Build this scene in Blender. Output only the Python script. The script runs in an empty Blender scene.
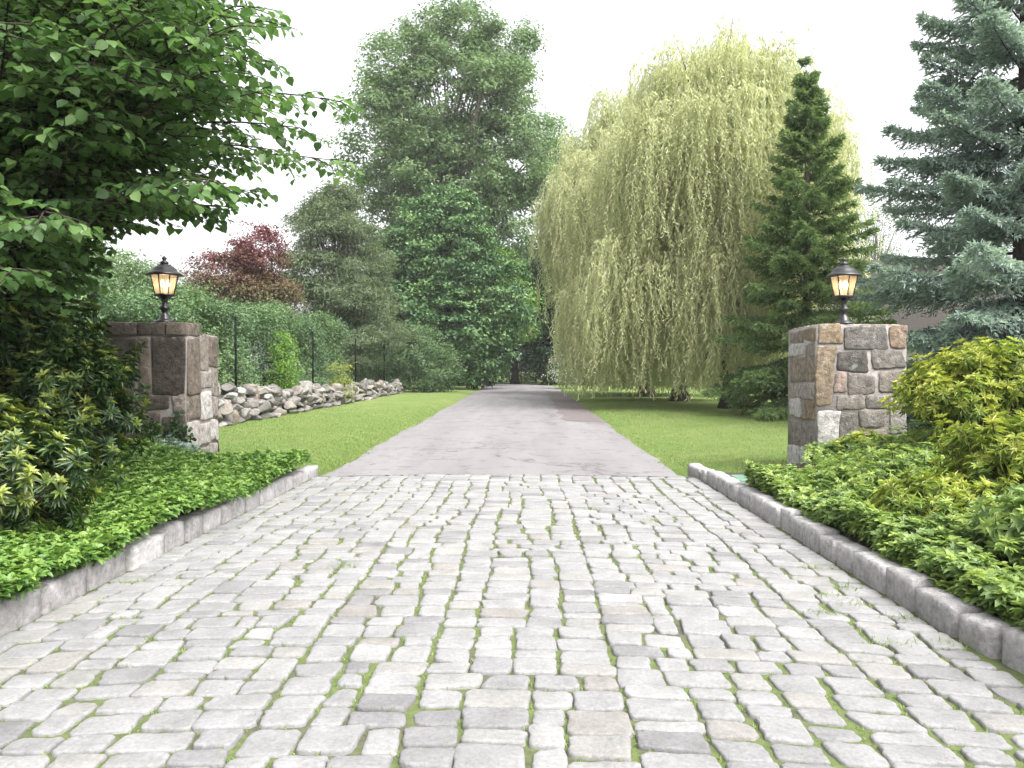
import bpy, math, random
import numpy as np
from mathutils import Vector, noise as mnoise

S = bpy.context.scene
COL = S.collection
R = math.radians
rng = np.random.default_rng(11)
random.seed(11)

# ------------------------------------------------------------------ camera, sky, sun, exposure
EYE, F = 1.35, 800.0
cam_d = bpy.data.cameras.new("camera")
cam = bpy.data.objects.new("camera", cam_d)
COL.objects.link(cam)
cam_d.sensor_width = 36.0
cam_d.lens = F / 1024 * 36.0
cam_d.clip_end = 4000
cam_d.clip_start = 0.05
cam.location = (0, 0, EYE)
cam.rotation_euler = (R(90 - 1.0), 0, R(0.93))
S.camera = cam

SUN_EL, SUN_AZ = 56, 138          # azimuth clockwise from +Y (the view direction)
w = bpy.data.worlds.new("World")
S.world = w
w.use_nodes = True
nt = w.node_tree
bgn = nt.nodes["Background"]
sky = nt.nodes.new("ShaderNodeTexSky")
sky.sky_type = 'NISHITA'
sky.sun_disc = False
sky.sun_elevation = R(SUN_EL)
sky.sun_rotation = R(SUN_AZ)
sky.air_density = 1.0
sky.dust_density = 6.0
hsv = nt.nodes.new("ShaderNodeHueSaturation")     # an overcast sky has almost no colour of its own
hsv.inputs["Saturation"].default_value = 0.12
hsv.inputs["Value"].default_value = 1.0
nt.links.new(sky.outputs[0], hsv.inputs["Color"])
nt.links.new(hsv.outputs[0], bgn.inputs["Color"])
bgn.inputs["Strength"].default_value = 0.15

sd = bpy.data.lights.new("sun", 'SUN')
sd.energy = 0.9
sd.angle = R(25)
sd.color = (1.0, 0.97, 0.92)
so = bpy.data.objects.new("sun", sd)
COL.objects.link(so)
sun_dir = Vector((math.sin(R(SUN_AZ)) * math.cos(R(SUN_EL)), math.cos(R(SUN_AZ)) * math.cos(R(SUN_EL)), math.sin(R(SUN_EL))))
so.rotation_euler = (-sun_dir).to_track_quat('-Z', 'Y').to_euler()
so.location = sun_dir * 60

S.view_settings.view_transform = 'Standard'
S.view_settings.look = 'None'
S.view_settings.gamma = 1.0
S.view_settings.exposure = 1.75
S.render.engine = 'CYCLES'
S.cycles.max_bounces = 6
S.cycles.diffuse_bounces = 3
S.cycles.glossy_bounces = 2
S.cycles.transmission_bounces = 4
S.cycles.transparent_max_bounces = 6
S.cycles.use_denoising = True


# ------------------------------------------------------------------ small helpers
def nrm(a):
    return a / np.maximum(np.linalg.norm(a, axis=-1, keepdims=True), 1e-9)


def tag(o, label=None, cat=None, group=None, kind=None):
    if label: o["label"] = label
    if cat: o["category"] = cat
    if group: o["group"] = group
    if kind: o["kind"] = kind
    return o


def thing(name, loc, label, cat, group=None, rotz=0.0):
    o = bpy.data.objects.new(name, None)
    o.empty_display_size = 0.3
    COL.objects.link(o)
    o.location = loc
    o.rotation_euler = (0, 0, rotz)
    return tag(o, label, cat, group)


class Buf:
    """Collects vertices, faces and a per-vertex tint; build() links them as ONE mesh object."""
    def __init__(self):
        self.v, self.t, self.n = [], [], 0
        self.tri, self.quad, self.ngon = [], [], []

    def add(self, v, tri=None, quad=None, tint=0.5):
        v = np.asarray(v, float).reshape(-1, 3)
        self.v.append(v)
        t = np.full(len(v), tint) if np.isscalar(tint) else np.asarray(tint, float)
        self.t.append(t)
        if tri is not None and len(tri): self.tri.append(np.asarray(tri, int).reshape(-1, 3) + self.n)
        if quad is not None and len(quad): self.quad.append(np.asarray(quad, int).reshape(-1, 4) + self.n)
        self.n += len(v)

    def build(self, name, mat, parent=None, smooth=False, origin=None):
        me = bpy.data.meshes.new(name)
        v = np.concatenate(self.v)
        org = np.zeros(3) if origin is None else np.asarray(origin, float)
        v = v - org
        tri = np.concatenate(self.tri) if self.tri else np.zeros((0, 3), int)
        quad = np.concatenate(self.quad) if self.quad else np.zeros((0, 4), int)
        me.vertices.add(len(v))
        me.vertices.foreach_set("co", v.astype(np.float32).ravel())
        nl = tri.size + quad.size
        me.loops.add(nl)
        me.loops.foreach_set("vertex_index", np.concatenate([tri.ravel(), quad.ravel()]).astype(np.int32))
        me.polygons.add(len(tri) + len(quad))
        st = np.concatenate([np.arange(len(tri)) * 3, tri.size + np.arange(len(quad)) * 4]).astype(np.int32)
        me.polygons.foreach_set("loop_start", st)
        if smooth:
            me.polygons.foreach_set("use_smooth", np.ones(len(tri) + len(quad), bool))
        at = me.attributes.new("tint", 'FLOAT', 'POINT')
        at.data.foreach_set("value", np.concatenate(self.t).astype(np.float32))
        me.update(calc_edges=True)
        me.validate()
        me.materials.append(mat)
        o = bpy.data.objects.new(name, me)
        COL.objects.link(o)
        if parent is not None: o.parent = parent
        o.location = org
        return o


DIAMOND = (np.array([(0, 0, 0), (.5, .45, .14), (0, 1, -.06), (-.5, .45, .14)], float), [(0, 1, 2), (0, 2, 3)], [])
OVAL = (np.array([(0, 0, 0), (.42, .25, .1), (.44, .6, .08), (0, 1, -.14), (-.44, .6, .08), (-.42, .25, .1), (0, .45, 0.0)], float),
        [(0, 1, 6), (6, 2, 3), (6, 3, 4), (0, 6, 5), (1, 2, 6), (6, 4, 5)], [])
LANCE = (np.array([(0, 0, 0), (.5, .5, .1), (0, 1, -.25), (-.5, .5, .1)], float), [(0, 1, 2), (0, 2, 3)], [])
BLADE = (np.array([(-.5, 0, 0), (.5, 0, 0), (0, 1, 0)], float), [(0, 1, 2)], [])


def leaves(buf, P, D, N, L, W, tint, tpl=DIAMOND):
    """P base points, D directions, N normals (all n x 3), L length, W width, tint per leaf."""
    P = np.asarray(P, float); n = len(P)
    if n == 0: return
    D = nrm(D)
    X = nrm(np.cross(D, N))
    Nn = np.cross(X, D)
    L = np.broadcast_to(np.asarray(L, float), (n,)); W = np.broadcast_to(np.asarray(W, float), (n,))
    T = tpl[0]; k = len(T)
    V = (P[:, None, :] + X[:, None, :] * (T[None, :, 0:1] * W[:, None, None]) + D[:, None, :] * (T[None, :, 1:2] * L[:, None, None])
         + Nn[:, None, :] * (T[None, :, 2:3] * L[:, None, None]))
    off = (np.arange(n) * k)[:, None, None]
    tri = np.asarray(tpl[1], int)[None] + off
    buf.add(V.reshape(-1, 3), tri=tri.reshape(-1, 3), tint=np.repeat(np.broadcast_to(tint, (n,)), k))


def tube(buf, pts, rad, sides=7, tint=0.5, cap=True):
    pts = np.asarray(pts, float); m = len(pts)
    rad = np.broadcast_to(np.asarray(rad, float), (m,))
    tan = nrm(np.gradient(pts, axis=0))
    ref = np.where(np.abs(tan[:, 2:3]) > .9, np.array([[1., 0, 0]]), np.array([[0, 0, 1.]]))
    ref = np.broadcast_to(ref[m // 2], tan.shape)
    a = nrm(np.cross(tan, ref)); b = np.cross(tan, a)
    th = np.linspace(0, 2 * math.pi, sides, endpoint=False)
    V = pts[:, None] + rad[:, None, None] * (a[:, None] * np.cos(th)[None, :, None] + b[:, None] * np.sin(th)[None, :, None])
    q = []
    i = np.arange(m - 1)[:, None] * sides; j = np.arange(sides)[None]; j2 = (j + 1) % sides
    q = np.stack([i + j, i + j2, i + sides + j2, i + sides + j], -1).reshape(-1, 4)
    V = V.reshape(-1, 3); tri = []
    if cap:
        V = np.vstack([V, pts[0], pts[-1]])
        jj = np.arange(sides); j2 = (jj + 1) % sides
        tri = np.concatenate([np.stack([j2, jj, np.full(sides, m * sides)], -1),
                              np.stack([(m - 1) * sides + jj, (m - 1) * sides + j2, np.full(sides, m * sides + 1)], -1)])
    buf.add(V, tri=tri, quad=q, tint=tint)


def box(buf, lo, hi, tint=0.5):
    x0, y0, z0 = lo; x1, y1, z1 = hi
    v = [(x0, y0, z0), (x1, y0, z0), (x1, y1, z0), (x0, y1, z0), (x0, y0, z1), (x1, y0, z1), (x1, y1, z1), (x0, y1, z1)]
    buf.add(v, quad=[(0, 3, 2, 1), (4, 5, 6, 7), (0, 1, 5, 4), (1, 2, 6, 5), (2, 3, 7, 6), (3, 0, 4, 7)], tint=tint)


def lathe(buf, prof, c=(0, 0, 0), n=24, tint=0.5):
    """prof: list of (radius, z)."""
    th = np.linspace(0, 2 * math.pi, n, endpoint=False)
    V = np.array([[(r * math.cos(t) + c[0], r * math.sin(t) + c[1], z + c[2]) for t in th] for r, z in prof])
    m = len(prof)
    i = np.arange(m - 1)[:, None] * n; j = np.arange(n)[None]; j2 = (j + 1) % n
    buf.add(V.reshape(-1, 3), quad=np.stack([i + j, i + j2, i + n + j2, i + n + j], -1).reshape(-1, 4), tint=tint)


def bez(a, b, c, n=8):
    t = np.linspace(0, 1, n)[:, None]
    return (1 - t) ** 2 * np.asarray(a) + 2 * t * (1 - t) * np.asarray(b) + t * t * np.asarray(c)


def rnd_dirs(n):
    return nrm(rng.normal(size=(n, 3)))


UP = np.array([0, 0, 1.0])


# ------------------------------------------------------------------ materials
def new_mat(name):
    m = bpy.data.materials.new(name)
    m.use_nodes = True
    n = m.node_tree
    for x in list(n.nodes):
        if x.type == 'BSDF_PRINCIPLED': n.nodes.remove(x)
    return m, n, n.nodes["Material Output"]


def ramp(n, fac, stops):
    r = n.nodes.new("ShaderNodeValToRGB")
    el = r.color_ramp.elements
    while len(el) < len(stops): el.new(0.5)
    for e, (p, c) in zip(el, stops):
        e.position = p; e.color = (*c, 1)
    n.links.new(fac, r.inputs[0])
    return r.outputs[0]


def noise_tex(n, scale, detail=4, rough=.55, vec=None):
    t = n.nodes.new("ShaderNodeTexNoise")
    t.inputs["Scale"].default_value = scale
    t.inputs["Detail"].default_value = detail
    t.inputs["Roughness"].default_value = rough
    if vec is None:
        g = n.nodes.new("ShaderNodeNewGeometry")
        vec = g.outputs["Position"]
    n.links.new(vec, t.inputs["Vector"])
    return t.outputs["Fac"]


def mixc(n, a, b, fac, mode='MIX'):
    x = n.nodes.new("ShaderNodeMix"); x.data_type = 'RGBA'; x.blend_type = mode
    for sock, val in (("A", a), ("B", b)):
        s = [i for i in x.inputs if i.name == sock and i.type == 'RGBA'][0]
        if hasattr(val, "links") or hasattr(val, "is_linked"): n.links.new(val, s)
        else: s.default_value = (*val, 1)
    if isinstance(fac, (int, float)): x.inputs[0].default_value = fac
    else: n.links.new(fac, x.inputs[0])
    return [o for o in x.outputs if o.type == 'RGBA'][0]


def math_node(n, op, a, b=0.5, c=None):
    m = n.nodes.new("ShaderNodeMath"); m.operation = op
    for i, v in enumerate((a, b) if c is None else (a, b, c)):
        if isinstance(v, (int, float)): m.inputs[i].default_value = v
        else: n.links.new(v, m.inputs[i])
    return m.outputs[0]


def attr(n, name="tint"):
    a = n.nodes.new("ShaderNodeAttribute"); a.attribute_name = name
    return a.outputs["Fac"]


def bump(n, h, strength=.4, dist=.01):
    b = n.nodes.new("ShaderNodeBump")
    b.inputs["Strength"].default_value = strength
    b.inputs["Distance"].default_value = dist
    n.links.new(h, b.inputs["Height"])
    return b.outputs[0]


def leaf_mat(name, stops, trans=.32, rough=.5, spec=.35):
    m, n, out = new_mat(name)
    col = ramp(n, attr(n), stops)
    p = n.nodes.new("ShaderNodeBsdfPrincipled")
    p.inputs["Roughness"].default_value = rough
    p.inputs["Specular IOR Level"].default_value = spec
    n.links.new(col, p.inputs["Base Color"])
    t = n.nodes.new("ShaderNodeBsdfTranslucent")
    tc = mixc(n, col, (1.1, 1.2, .78), 1.0, 'MULTIPLY')
    n.links.new(tc, t.inputs["Color"])
    x = n.nodes.new("ShaderNodeMixShader")
    x.inputs[0].default_value = trans
    n.links.new(p.outputs[0], x.inputs[1]); n.links.new(t.outputs[0], x.inputs[2])
    n.links.new(x.outputs[0], out.inputs["Surface"])
    return m


def solid_mat(name, col, rough=.5, metal=0.0, spec=.5):
    m, n, out = new_mat(name)
    p = n.nodes.new("ShaderNodeBsdfPrincipled")
    p.inputs["Base Color"].default_value = (*col, 1)
    p.inputs["Roughness"].default_value = rough
    p.inputs["Metallic"].default_value = metal
    p.inputs["Specular IOR Level"].default_value = spec
    n.links.new(p.outputs[0], out.inputs["Surface"])
    return m


def stone_mat(name, stops, nscale=18, lo=.75, hi=1.2, bstr=.5, bdist=.008, rough=.85, big=2.0, lichen=None):
    m, n, out = new_mat(name)
    base = ramp(n, attr(n), stops)
    f1 = noise_tex(n, nscale, 8, .65)
    f2 = noise_tex(n, big * 3, 3, .5)
    sp = ramp(n, f1, [(.3, (lo,) * 3), (.7, (hi,) * 3)])
    c = mixc(n, base, sp, 1.0, 'MULTIPLY')
    sp2 = ramp(n, f2, [(.3, (.82, .82, .8)), (.7, (1.12, 1.1, 1.1))])
    c = mixc(n, c, sp2, 1.0, 'MULTIPLY')
    if lichen:
        f3 = noise_tex(n, lichen[1], 6, .7)
        msk = ramp(n, f3, [(lichen[2], (0, 0, 0)), (lichen[2] + .08, (1, 1, 1))])
        c = mixc(n, c, lichen[0], math_node(n, 'MULTIPLY', msk, lichen[3]))
    p = n.nodes.new("ShaderNodeBsdfPrincipled")
    p.inputs["Roughness"].default_value = rough
    p.inputs["Specular IOR Level"].default_value = .25
    n.links.new(c, p.inputs["Base Color"])
    h = noise_tex(n, nscale * 1.7, 8, .7)
    n.links.new(bump(n, h, bstr, bdist), p.inputs["Normal"])
    n.links.new(p.outputs[0], out.inputs["Surface"])
    return m


def bark_mat(name, a, b):
    m, n, out = new_mat(name)
    g = n.nodes.new("ShaderNodeNewGeometry")
    mp = n.nodes.new("ShaderNodeMapping"); mp.inputs["Scale"].default_value = (1, 1, .18)
    n.links.new(g.outputs["Position"], mp.inputs["Vector"])
    f = noise_tex(n, 16, 6, .65, mp.outputs[0])
    c = ramp(n, f, [(.3, a), (.72, b)])
    p = n.nodes.new("ShaderNodeBsdfPrincipled"); p.inputs["Roughness"].default_value = .9
    p.inputs["Specular IOR Level"].default_value = .2
    n.links.new(c, p.inputs["Base Color"])
    n.links.new(bump(n, f, .8, .03), p.inputs["Normal"])
    n.links.new(p.outputs[0], out.inputs["Surface"])
    return m


M = {}
M["bark"] = bark_mat("bark", (.035, .028, .022), (.13, .105, .085))
M["bark_pale"] = bark_mat("bark_pale", (.07, .055, .045), (.22, .18, .15))
M["bark_dark"] = bark_mat("bark_dark", (.018, .015, .013), (.07, .055, .045))
M["stem"] = bark_mat("stem", (.04, .03, .022), (.12, .09, .06))

M["linden"] = leaf_mat("linden_leaf", [(0, (.045, .10, .034)), (.5, (.095, .18, .055)), (1, (.18, .28, .095))], .46, .42, .45)
M["pieris_dark"] = leaf_mat("pieris_leaf", [(0, (.018, .045, .015)), (.5, (.04, .085, .022)), (.75, (.11, .16, .03)), (1, (.24, .28, .05))], .28, .4, .5)
M["pieris_gold"] = leaf_mat("golden_leaf", [(0, (.07, .12, .025)), (.35, (.19, .26, .045)), (.7, (.34, .39, .07)), (1, (.48, .48, .11))], .36, .42, .45)
M["pachy"] = leaf_mat("groundcover_leaf", [(0, (.05, .12, .025)), (.5, (.13, .24, .05)), (1, (.23, .34, .075))], .34, .42, .45)
M["herb"] = leaf_mat("herb_leaf", [(0, (.09, .15, .055)), (.5, (.19, .28, .09)), (1, (.34, .42, .12))], .4, .45, .35)
M["hedge"] = leaf_mat("hedge_leaf", [(0, (.06, .115, .055)), (.5, (.11, .185, .085)), (1, (.18, .26, .10))], .32, .45, .4)
M["bright"] = leaf_mat("bright_leaf", [(0, (.10, .22, .03)), (1, (.22, .36, .06))], .35, .5, .3)
M["weed"] = leaf_mat("weed_leaf", [(0, (.16, .21, .04)), (1, (.34, .36, .09))], .35, .5, .3)
M["maple"] = leaf_mat("maple_leaf", [(0, (.13, .13, .06)), (.4, (.14, .095, .055)), (.65, (.12, .045, .04)), (1, (.17, .035, .045))], .32, .5, .3)
M["pine"] = leaf_mat("pine_needle", [(0, (.09, .125, .075)), (.5, (.15, .20, .11)), (1, (.23, .27, .16))], .3, .6, .3)
M["spruce"] = leaf_mat("spruce_needle", [(0, (.065, .11, .055)), (.5, (.14, .215, .095)), (1, (.27, .36, .16))], .36, .55, .3)
M["blue"] = leaf_mat("blue_spruce_needle", [(0, (.11, .15, .148)), (.5, (.23, .30, .295)), (1, (.39, .47, .46))], .36, .55, .3)
M["willow"] = leaf_mat("willow_leaf", [(0, (.41, .42, .245)), (.5, (.55, .555, .34)), (1, (.64, .64, .43))], .5, .5, .3)
M["dense"] = leaf_mat("dense_leaf", [(0, (.03, .075, .028)), (.5, (.07, .15, .05)), (1, (.16, .26, .09))], .22, .5, .35)
M["light"] = leaf_mat("light_leaf", [(0, (.08, .16, .03)), (1, (.16, .26, .06))], .35, .5, .3)
M["tall"] = leaf_mat("tall_leaf", [(0, (.09, .15, .07)), (.5, (.14, .215, .095)), (1, (.21, .29, .14))], .44, .5, .3)
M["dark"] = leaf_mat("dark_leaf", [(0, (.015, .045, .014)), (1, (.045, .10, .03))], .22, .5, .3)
M["birch"] = leaf_mat("birch_leaf", [(0, (.13, .17, .09)), (1, (.22, .26, .15))], .38, .5, .3)
M["white"] = leaf_mat("blossom", [(0, (.10, .18, .06)), (.35, (.16, .24, .09)), (.4, (.75, .77, .70)), (1, (.85, .86, .82))], .3, .6, .2)
M["grass"] = leaf_mat("grass_blade", [(0, (.15, .225, .07)), (.5, (.215, .295, .095)), (1, (.31, .38, .15))], .4, .6, .15)

M["cobble"] = stone_mat("cobble", [(0, (.185, .182, .188)), (.35, (.24, .24, .244)), (.75, (.278, .278, .278)), (.9, (.255, .25, .24)), (1, (.235, .222, .212))], 55, .76, 1.16, 1.0, .008,
                        lichen=((.20, .21, .15), 9, .64, .3), rough=.62)
M["kerb"] = stone_mat("kerb_granite", [(0, (.29, .28, .282)), (.5, (.38, .367, .37)), (1, (.45, .44, .438))], 26, .68, 1.25, 1.0, .016,
                      lichen=((.13, .14, .09), 5, .6, .5))
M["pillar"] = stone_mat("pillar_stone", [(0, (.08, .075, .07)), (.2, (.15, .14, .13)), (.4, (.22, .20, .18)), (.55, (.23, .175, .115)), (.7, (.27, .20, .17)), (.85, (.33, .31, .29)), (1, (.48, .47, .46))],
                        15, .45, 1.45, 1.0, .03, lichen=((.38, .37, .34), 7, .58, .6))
M["pillar_dark"] = stone_mat("shaded_pillar_stone", [(0, (.05, .043, .038)), (.3, (.095, .08, .068)), (.6, (.17, .14, .115)), (.8, (.30, .27, .25)), (1, (.46, .44, .43))],  # brown stone; its dark tones also carry the tree's shade
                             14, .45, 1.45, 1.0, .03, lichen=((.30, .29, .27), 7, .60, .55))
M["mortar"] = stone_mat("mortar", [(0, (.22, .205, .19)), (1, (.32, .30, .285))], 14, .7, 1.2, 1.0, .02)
M["mortar_dark"] = stone_mat("dark_mortar", [(0, (.17, .155, .14)), (1, (.26, .24, .22))], 40, .8, 1.15, .8, .006)
M["rock"] = stone_mat("rubble_rock", [(0, (.10, .096, .09)), (.4, (.17, .16, .15)), (.7, (.24, .23, .215)), (.85, (.235, .20, .16)), (1, (.32, .315, .305))], 7, .6, 1.25, .9, .03, big=.7)
M["iron"] = solid_mat("black_iron", (.012, .011, .012), .38, .0, .6)
M["fence"] = solid_mat("dark_fence", (.006, .009, .007), .9, 0, .1)
M["cover"] = stone_mat("teal_plastic", [(0, (.10, .20, .15)), (1, (.15, .25, .19))], 12, .9, 1.1, .2, .003, .55)


def soil_mat():
    m, n, out = new_mat("bed_soil")
    c = ramp(n, noise_tex(n, 14, 8, .7), [(.3, (.022, .016, .011)), (.7, (.085, .06, .04))])
    p = n.nodes.new("ShaderNodeBsdfPrincipled"); p.inputs["Roughness"].default_value = .95
    n.links.new(c, p.inputs["Base Color"])
    n.links.new(bump(n, noise_tex(n, 30, 6), 1, .03), p.inputs["Normal"])
    n.links.new(p.outputs[0], out.inputs["Surface"])
    return m


def joint_mat():
    m, n, out = new_mat("mossy_joint")
    f = noise_tex(n, 1.6, 4, .6)
    f2 = noise_tex(n, 25, 6, .7)
    moss = ramp(n, f2, [(.3, (.05, .072, .02)), (.7, (.125, .16, .045))])
    dirt = ramp(n, f2, [(.3, (.035, .03, .024)), (.7, (.10, .09, .07))])
    c = mixc(n, dirt, moss, ramp(n, f, [(.34, (0.15,) * 3), (.50, (.95,) * 3)]))
    p = n.nodes.new("ShaderNodeBsdfPrincipled"); p.inputs["Roughness"].default_value = .95
    n.links.new(c, p.inputs["Base Color"])
    n.links.new(bump(n, f2, 1, .012), p.inputs["Normal"])
    n.links.new(p.outputs[0], out.inputs["Surface"])
    return m


def asphalt_mat():
    m, n, out = new_mat("worn_asphalt")
    f = noise_tex(n, 90, 8, .8)
    g = n.nodes.new("ShaderNodeNewGeometry")
    mp = n.nodes.new("ShaderNodeMapping"); mp.inputs["Scale"].default_value = (.9, .12, 1)
    n.links.new(g.outputs["Position"], mp.inputs["Vector"])
    f2 = noise_tex(n, 1.3, 5, .6, mp.outputs[0])
    c = ramp(n, f, [(.3, (.135, .130, .134)), (.7, (.245, .236, .238))])
    c = mixc(n, c, ramp(n, f2, [(.35, (.86, .84, .85)), (.65, (1.1, 1.09, 1.09))]), 1.0, 'MULTIPLY')
    f3 = noise_tex(n, 2.2, 6, .75)
    mp2 = n.nodes.new("ShaderNodeMapping"); mp2.inputs["Scale"].default_value = (.28, .5, 1)
    wq = n.nodes.new("ShaderNodeVectorMath"); wq.operation = 'ADD'
    wn = n.nodes.new("ShaderNodeTexNoise"); wn.inputs["Scale"].default_value = 1.4; wn.inputs["Detail"].default_value = 5
    n.links.new(g.outputs["Position"], wn.inputs["Vector"])
    n.links.new(g.outputs["Position"], wq.inputs[0]); n.links.new(wn.outputs["Color"], wq.inputs[1])
    n.links.new(wq.outputs[0], mp2.inputs["Vector"])
    vo = n.nodes.new("ShaderNodeTexVoronoi"); vo.feature = 'DISTANCE_TO_EDGE'; vo.inputs["Scale"].default_value = 1.0
    n.links.new(mp2.outputs[0], vo.inputs["Vector"])
    c = mixc(n, c, ramp(n, vo.outputs["Distance"], [(.002, (.5, .47, .46)), (.012, (1, 1, 1))]), .75, 'MULTIPLY')
    c = mixc(n, c, ramp(n, f3, [(.36, (.72, .68, .68)), (.45, (1, 1, 1))]), 1.0, 'MULTIPLY')
    p = n.nodes.new("ShaderNodeBsdfPrincipled"); p.inputs["Roughness"].default_value = .9
    p.inputs["Specular IOR Level"].default_value = .25
    n.links.new(c, p.inputs["Base Color"])
    n.links.new(bump(n, f, .6, .008), p.inputs["Normal"])
    n.links.new(p.outputs[0], out.inputs["Surface"])
    return m


def lawn_mat():
    m, n, out = new_mat("mown_lawn")
    f = noise_tex(n, 60, 8, .8)
    f2 = noise_tex(n, .7, 5, .6)
    f3 = noise_tex(n, 5, 5, .7)
    c = ramp(n, f, [(.28, (.115, .17, .055)), (.5, (.165, .225, .075)), (.74, (.225, .275, .105))])
    c = mixc(n, c, ramp(n, f2, [(.35, (.80, .93, .75)), (.66, (1.22, 1.07, 1.15))]), 1.0, 'MULTIPLY')
    c = mixc(n, c, ramp(n, f3, [(.3, (.78, .84, .78)), (.7, (1.16, 1.1, 1.05))]), 1.0, 'MULTIPLY')
    p = n.nodes.new("ShaderNodeBsdfPrincipled"); p.inputs["Roughness"].default_value = .9
    p.inputs["Specular IOR Level"].default_value = .15
    n.links.new(c, p.inputs["Base Color"])
    n.links.new(bump(n, f, 1, .04), p.inputs["Normal"])
    n.links.new(p.outputs[0], out.inputs["Surface"])
    return m


M["soil"] = soil_mat(); M["joint"] = joint_mat(); M["asphalt"] = asphalt_mat(); M["lawn"] = lawn_mat()

# ------------------------------------------------------------------ ground, road, driveway
XL, XR = -2.66, 2.16           # inner faces of the two kerbs
YB = 9.95                     # where the setts stop and the asphalt begins


def lawn_h(x, y):
    """gentle rise of the lawns away from the road"""
    x = np.asarray(x, float); y = np.asarray(y, float)
    d = np.maximum(np.maximum(x - 2.4, -3.2 - x), 0)
    return .02 + .03 * np.minimum(d / 1.5, 1) + .012 * np.sin(x * .9 + y * .37) * np.minimum(d, 1)


def sheet(name, xs, ys, zf, mat, kind='structure', hole=None, label=None):
    b = Buf()
    gx, gy = np.meshgrid(xs, ys, indexing='ij')
    gz = zf(gx, gy)
    nx, ny = gx.shape
    i = np.arange(nx - 1)[:, None] * ny; j = np.arange(ny - 1)[None]
    q = np.stack([i + j, i + ny + j, i + ny + j + 1, i + j + 1], -1)
    if hole is not None:
        cx = (gx[:-1, :-1] + gx[1:, 1:]) / 2; cy = (gy[:-1, :-1] + gy[1:, 1:]) / 2
        q = q[~hole(cx, cy)]
    b.add(np.stack([gx, gy, gz], -1).reshape(-1, 3), quad=q.reshape(-1, 4))
    o = b.build(name, mat, smooth=True)
    return tag(o, kind=kind, label=label)


def ground_z(x, y):
    z = lawn_h(x, y)
    inside = (x > -3.0) & (x < 2.45) & (y < 12)
    return np.where(inside, -.08, np.where((x > -3.4) & (x < 2.3), np.minimum(z, -.02), z))


gxs = np.concatenate([[-600, -300, -150, -80], np.arange(-50, -4, 1.0), np.arange(-4, 4, .2), np.arange(4, 50, 1.0), [80, 150, 300, 600]])
gys = np.concatenate([[-100, -60, -20], np.arange(-8, 8, 1.0), np.arange(8, 14, .25), np.arange(14, 90, 1.0), [95, 110, 150, 300, 600]])
sheet("ground", gxs, gys, ground_z, M["lawn"], label="mown green lawn either side of the drive")

# asphalt road, with a soft irregular edge, bending to the left at the far end
def road_edges(y):
    bend = np.maximum(y - 62, 0) ** 2 * .018
    wob = .02 * np.sin(y * 1.7) + .03 * np.sin(y * .61 + 1) + .014 * np.sin(y * 4.3)
    L = -2.56 - .012 * (y - 10.3) - bend + wob
    Rr = 1.93 + .012 * (y - 10.3) - bend * .9 + wob * .8
    return L, Rr


ys = np.concatenate([np.arange(YB + .03, 30, .2), np.arange(30, 90, .5)])
b = Buf()
L_, R_ = road_edges(ys)
L_[0] = XL + .05; R_[0] = XR - .05
u = np.linspace(0, 1, 9)
V = np.stack([L_[:, None] + (R_ - L_)[:, None] * u[None], np.repeat(ys[:, None], 9, 1), .012 + .035 * (1 - (2 * u[None] - 1) ** 2) + 0 * ys[:, None]], -1)
i = np.arange(len(ys) - 1)[:, None] * 9; j = np.arange(8)[None]
b.add(V.reshape(-1, 3), quad=np.stack([i + j, i + j + 1, i + 10 + j, i + 9 + j], -1).reshape(-1, 4))
tag(b.build("asphalt_road", M["asphalt"], smooth=True), kind='structure', label="worn grey asphalt drive running away between lawns")


M["asphalt_old"] = stone_mat("older_asphalt", [(0, (.12, .105, .105)), (1, (.17, .15, .15))], 40, .8, 1.2, .6, .008, .9)
ys = np.arange(20.4, 50, .3)
L_, R_ = road_edges(ys)
wd = 1.05 + .06 * np.sin(ys * 2.1); wd[0] = .7
i = np.arange(len(ys) - 1)[:, None] * 4; j = np.arange(3)[None]
u = np.linspace(0, 1, 4)
xx = (R_ - wd)[:, None] + (wd + .004)[:, None] * u[None]
t_ = (xx - L_[:, None]) / (R_ - L_)[:, None]
V = np.stack([xx, np.repeat(ys[:, None], 4, 1), .018 + .035 * (1 - (2 * t_ - 1) ** 2)], -1)
b = Buf(); b.add(V.reshape(-1, 3), quad=np.stack([i + j, i + j + 1, i + 5 + j, i + 4 + j], -1).reshape(-1, 4))
tag(b.build("asphalt_patch", M["asphalt_old"], smooth=True), kind='structure', label="older reddish strip of asphalt along the right edge of the drive")


def crown(x):
    return .04 * (1 - np.clip(((np.asarray(x) + .25) / 2.45) ** 2, 0, 1.4))


def rowbend(x, y):
    return y - .022 * (x + .25) ** 2


sheet("moss_joints", np.linspace(XL - .1, XR + .1, 40), np.linspace(-3, YB + .01, 60), lambda x, y: crown(x) - .006, M["joint"],
      label="green moss and dirt filling the joints between setts")


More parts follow.
